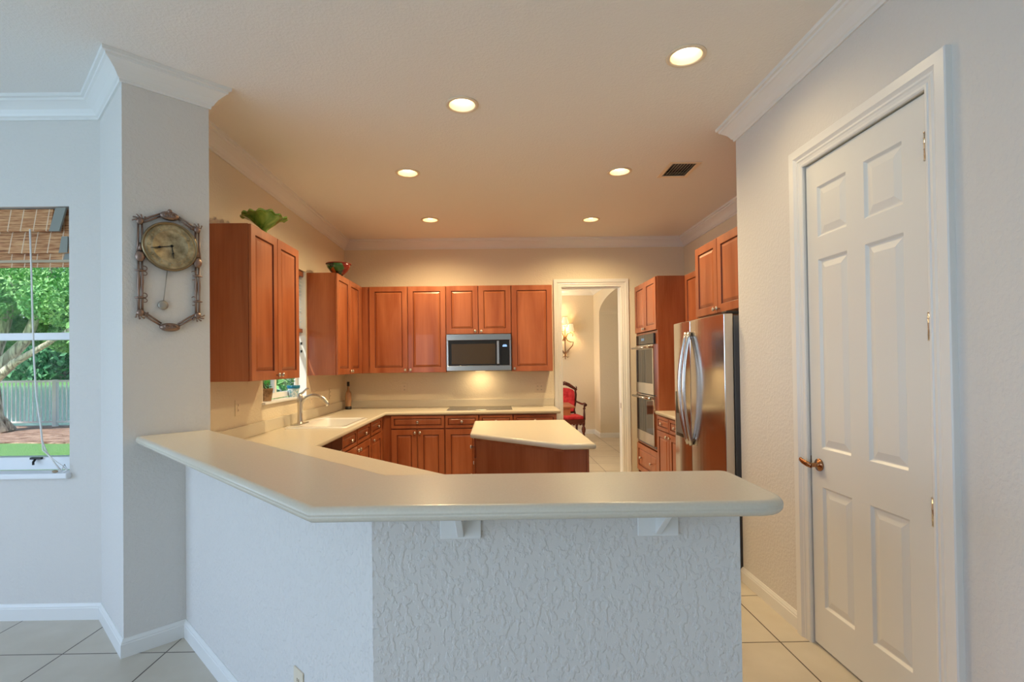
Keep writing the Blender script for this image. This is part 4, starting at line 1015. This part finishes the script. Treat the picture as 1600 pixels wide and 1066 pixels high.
# the big fig tree beside the window view
def tree(name, label, loc, trunk, blobs, leafm, nleaf, lsize, seed, group=None):
    g = thing(name, label, 'tree', loc, 0, group)
    mb = MB()
    for pts, rr in trunk: mb.tube(pts, rr, 10)
    mb.build('trunk', M['bark'], g)
    mb = MB()
    for i, (c, r) in enumerate(blobs): leafy(mb, nleaf, c, r, lsize, seed * 31 + i, 1.2)
    mb.build('foliage', leafm, g, recalc=False)
    return g
TR = [([(-.1, 0, 0), (-.05, 0, .5), (0, 0, 1.2), (.05, 0, 1.9)], [.52, .38, .32, .30])]
rnd = random.Random(4)
for k in range(12):
    a = k * PI / 6; r0 = .50 + rnd.uniform(0, .2)
    TR.append(([(r0 * math.cos(a), r0 * math.sin(a), 0), (.33 * math.cos(a), .33 * math.sin(a), .4), (.25 * math.cos(a + .2), .25 * math.sin(a + .2), 1.1), (.2 * math.cos(a + .5), .2 * math.sin(a + .5), 1.9)], [.10, .08, .09, .07]))
TR += [([(.1, 0, 1.2), (.55, 0, 1.75), (1.0, .1, 2.3), (1.35, .1, 3.1), (1.6, .2, 4.0), (1.75, .2, 5.0)], [.17, .15, .12, .10, .085, .05]),
       ([(.15, 0, 1.1), (.55, -.2, 1.35), (1.1, -.3, 1.75), (1.9, -.3, 2.2), (2.6, -.4, 2.6)], [.13, .11, .09, .06, .03]),
       ([(0, 0, 1.7), (-.4, .1, 2.6), (-.8, .2, 3.8), (-1.4, .2, 5.2)], [.25, .2, .15, .08]),
       ([(.1, .1, 1.8), (.4, .2, 2.8), (.6, .2, 3.8), (.7, 0, 5.2)], [.2, .13, .10, .05]),
       ([(-.1, 0, 1.5), (-.9, -.3, 2.4), (-2.0, -.5, 3.4)], [.2, .14, .07])]
BL = [((.2, .3, 4.6), (2.6, 1.8, 1.5)), ((1.3, .2, 3.6), (1.3, 1.0, .7)), ((-.3, -.3, 3.3), (1.6, 1.0, .65)), ((2.3, -.2, 3.2), (1.0, .9, .6)), ((-2.2, 0, 3.9), (1.8, 1.5, 1.2)), ((2.0, .5, 2.3), (.7, .7, .35)), ((.6, .9, 2.6), (.9, .5, .4)), ((1.0, 1.0, 3.0), (1.6, .5, .9)), ((2.4, .6, 2.7), (1.2, .6, .8)), ((.4, -.9, 3.0), (1.0, .4, .35))]
tree('fig_tree', 'large old tree with a ribbed pale trunk outside the dining window', (-12.80, 12.9, GZ + .03), TR, BL, M['leaf'], 4200, .115, 1)
def simple_tree(name, label, loc, h, r, m, seed, n_=2600, ls=.5, group=None, low=.32):
    rnd = random.Random(seed)
    tr_ = [([(0, 0, 0), (rnd.uniform(-.3, .3), 0, h * .35), (rnd.uniform(-.5, .5), 0, h * .8)], [r * .09, r * .07, r * .03])]
    bl = [((rnd.uniform(-.35, .35) * r, rnd.uniform(-.2, .2) * r, h * (low + (.96 - low) * k / 4)), (r * rnd.uniform(.75, 1), r * .7, h * .2)) for k in range(5)]
    return tree(name, label, loc, tr_, bl, m, n_, ls, seed, group)
for i, (x, y, h, r, mm) in enumerate(((-60, 72, 13, 6, 'leaf_dark'), (-74, 72, 15, 6.5, 'leaf'), (-46, 72, 12, 6, 'leaf'), (-88, 72, 14, 6.5, 'leaf_dark'), (-32, 72, 14, 6, 'leaf_dark'), (-102, 72, 15, 6.5, 'leaf'), (-67, 86, 20, 6.8, 'leaf_dark'), (-82, 86, 20, 6.8, 'leaf'), (-52, 86, 19, 6.8, 'leaf'))):
    simple_tree('lakeside_tree', 'leafy tree on the far shore of the lake, beyond the picket fence', (x, y, GZ + .1), h, r, M[mm], 40 + i, 1500, 1.0, 'trees on the far lake shore', .10)
simple_tree('garden_tree', 'leafy green tree just outside the sink window', (-4.6, 8.6, GZ), 4.2, 1.5, M['leaf'], 11, 2200, .16)
simple_tree('garden_tree', 'bushy green tree outside the sink window, further left and back', (-6.9, 10.9, GZ), 4.6, 1.7, M['leaf'], 12, 2200, .2)
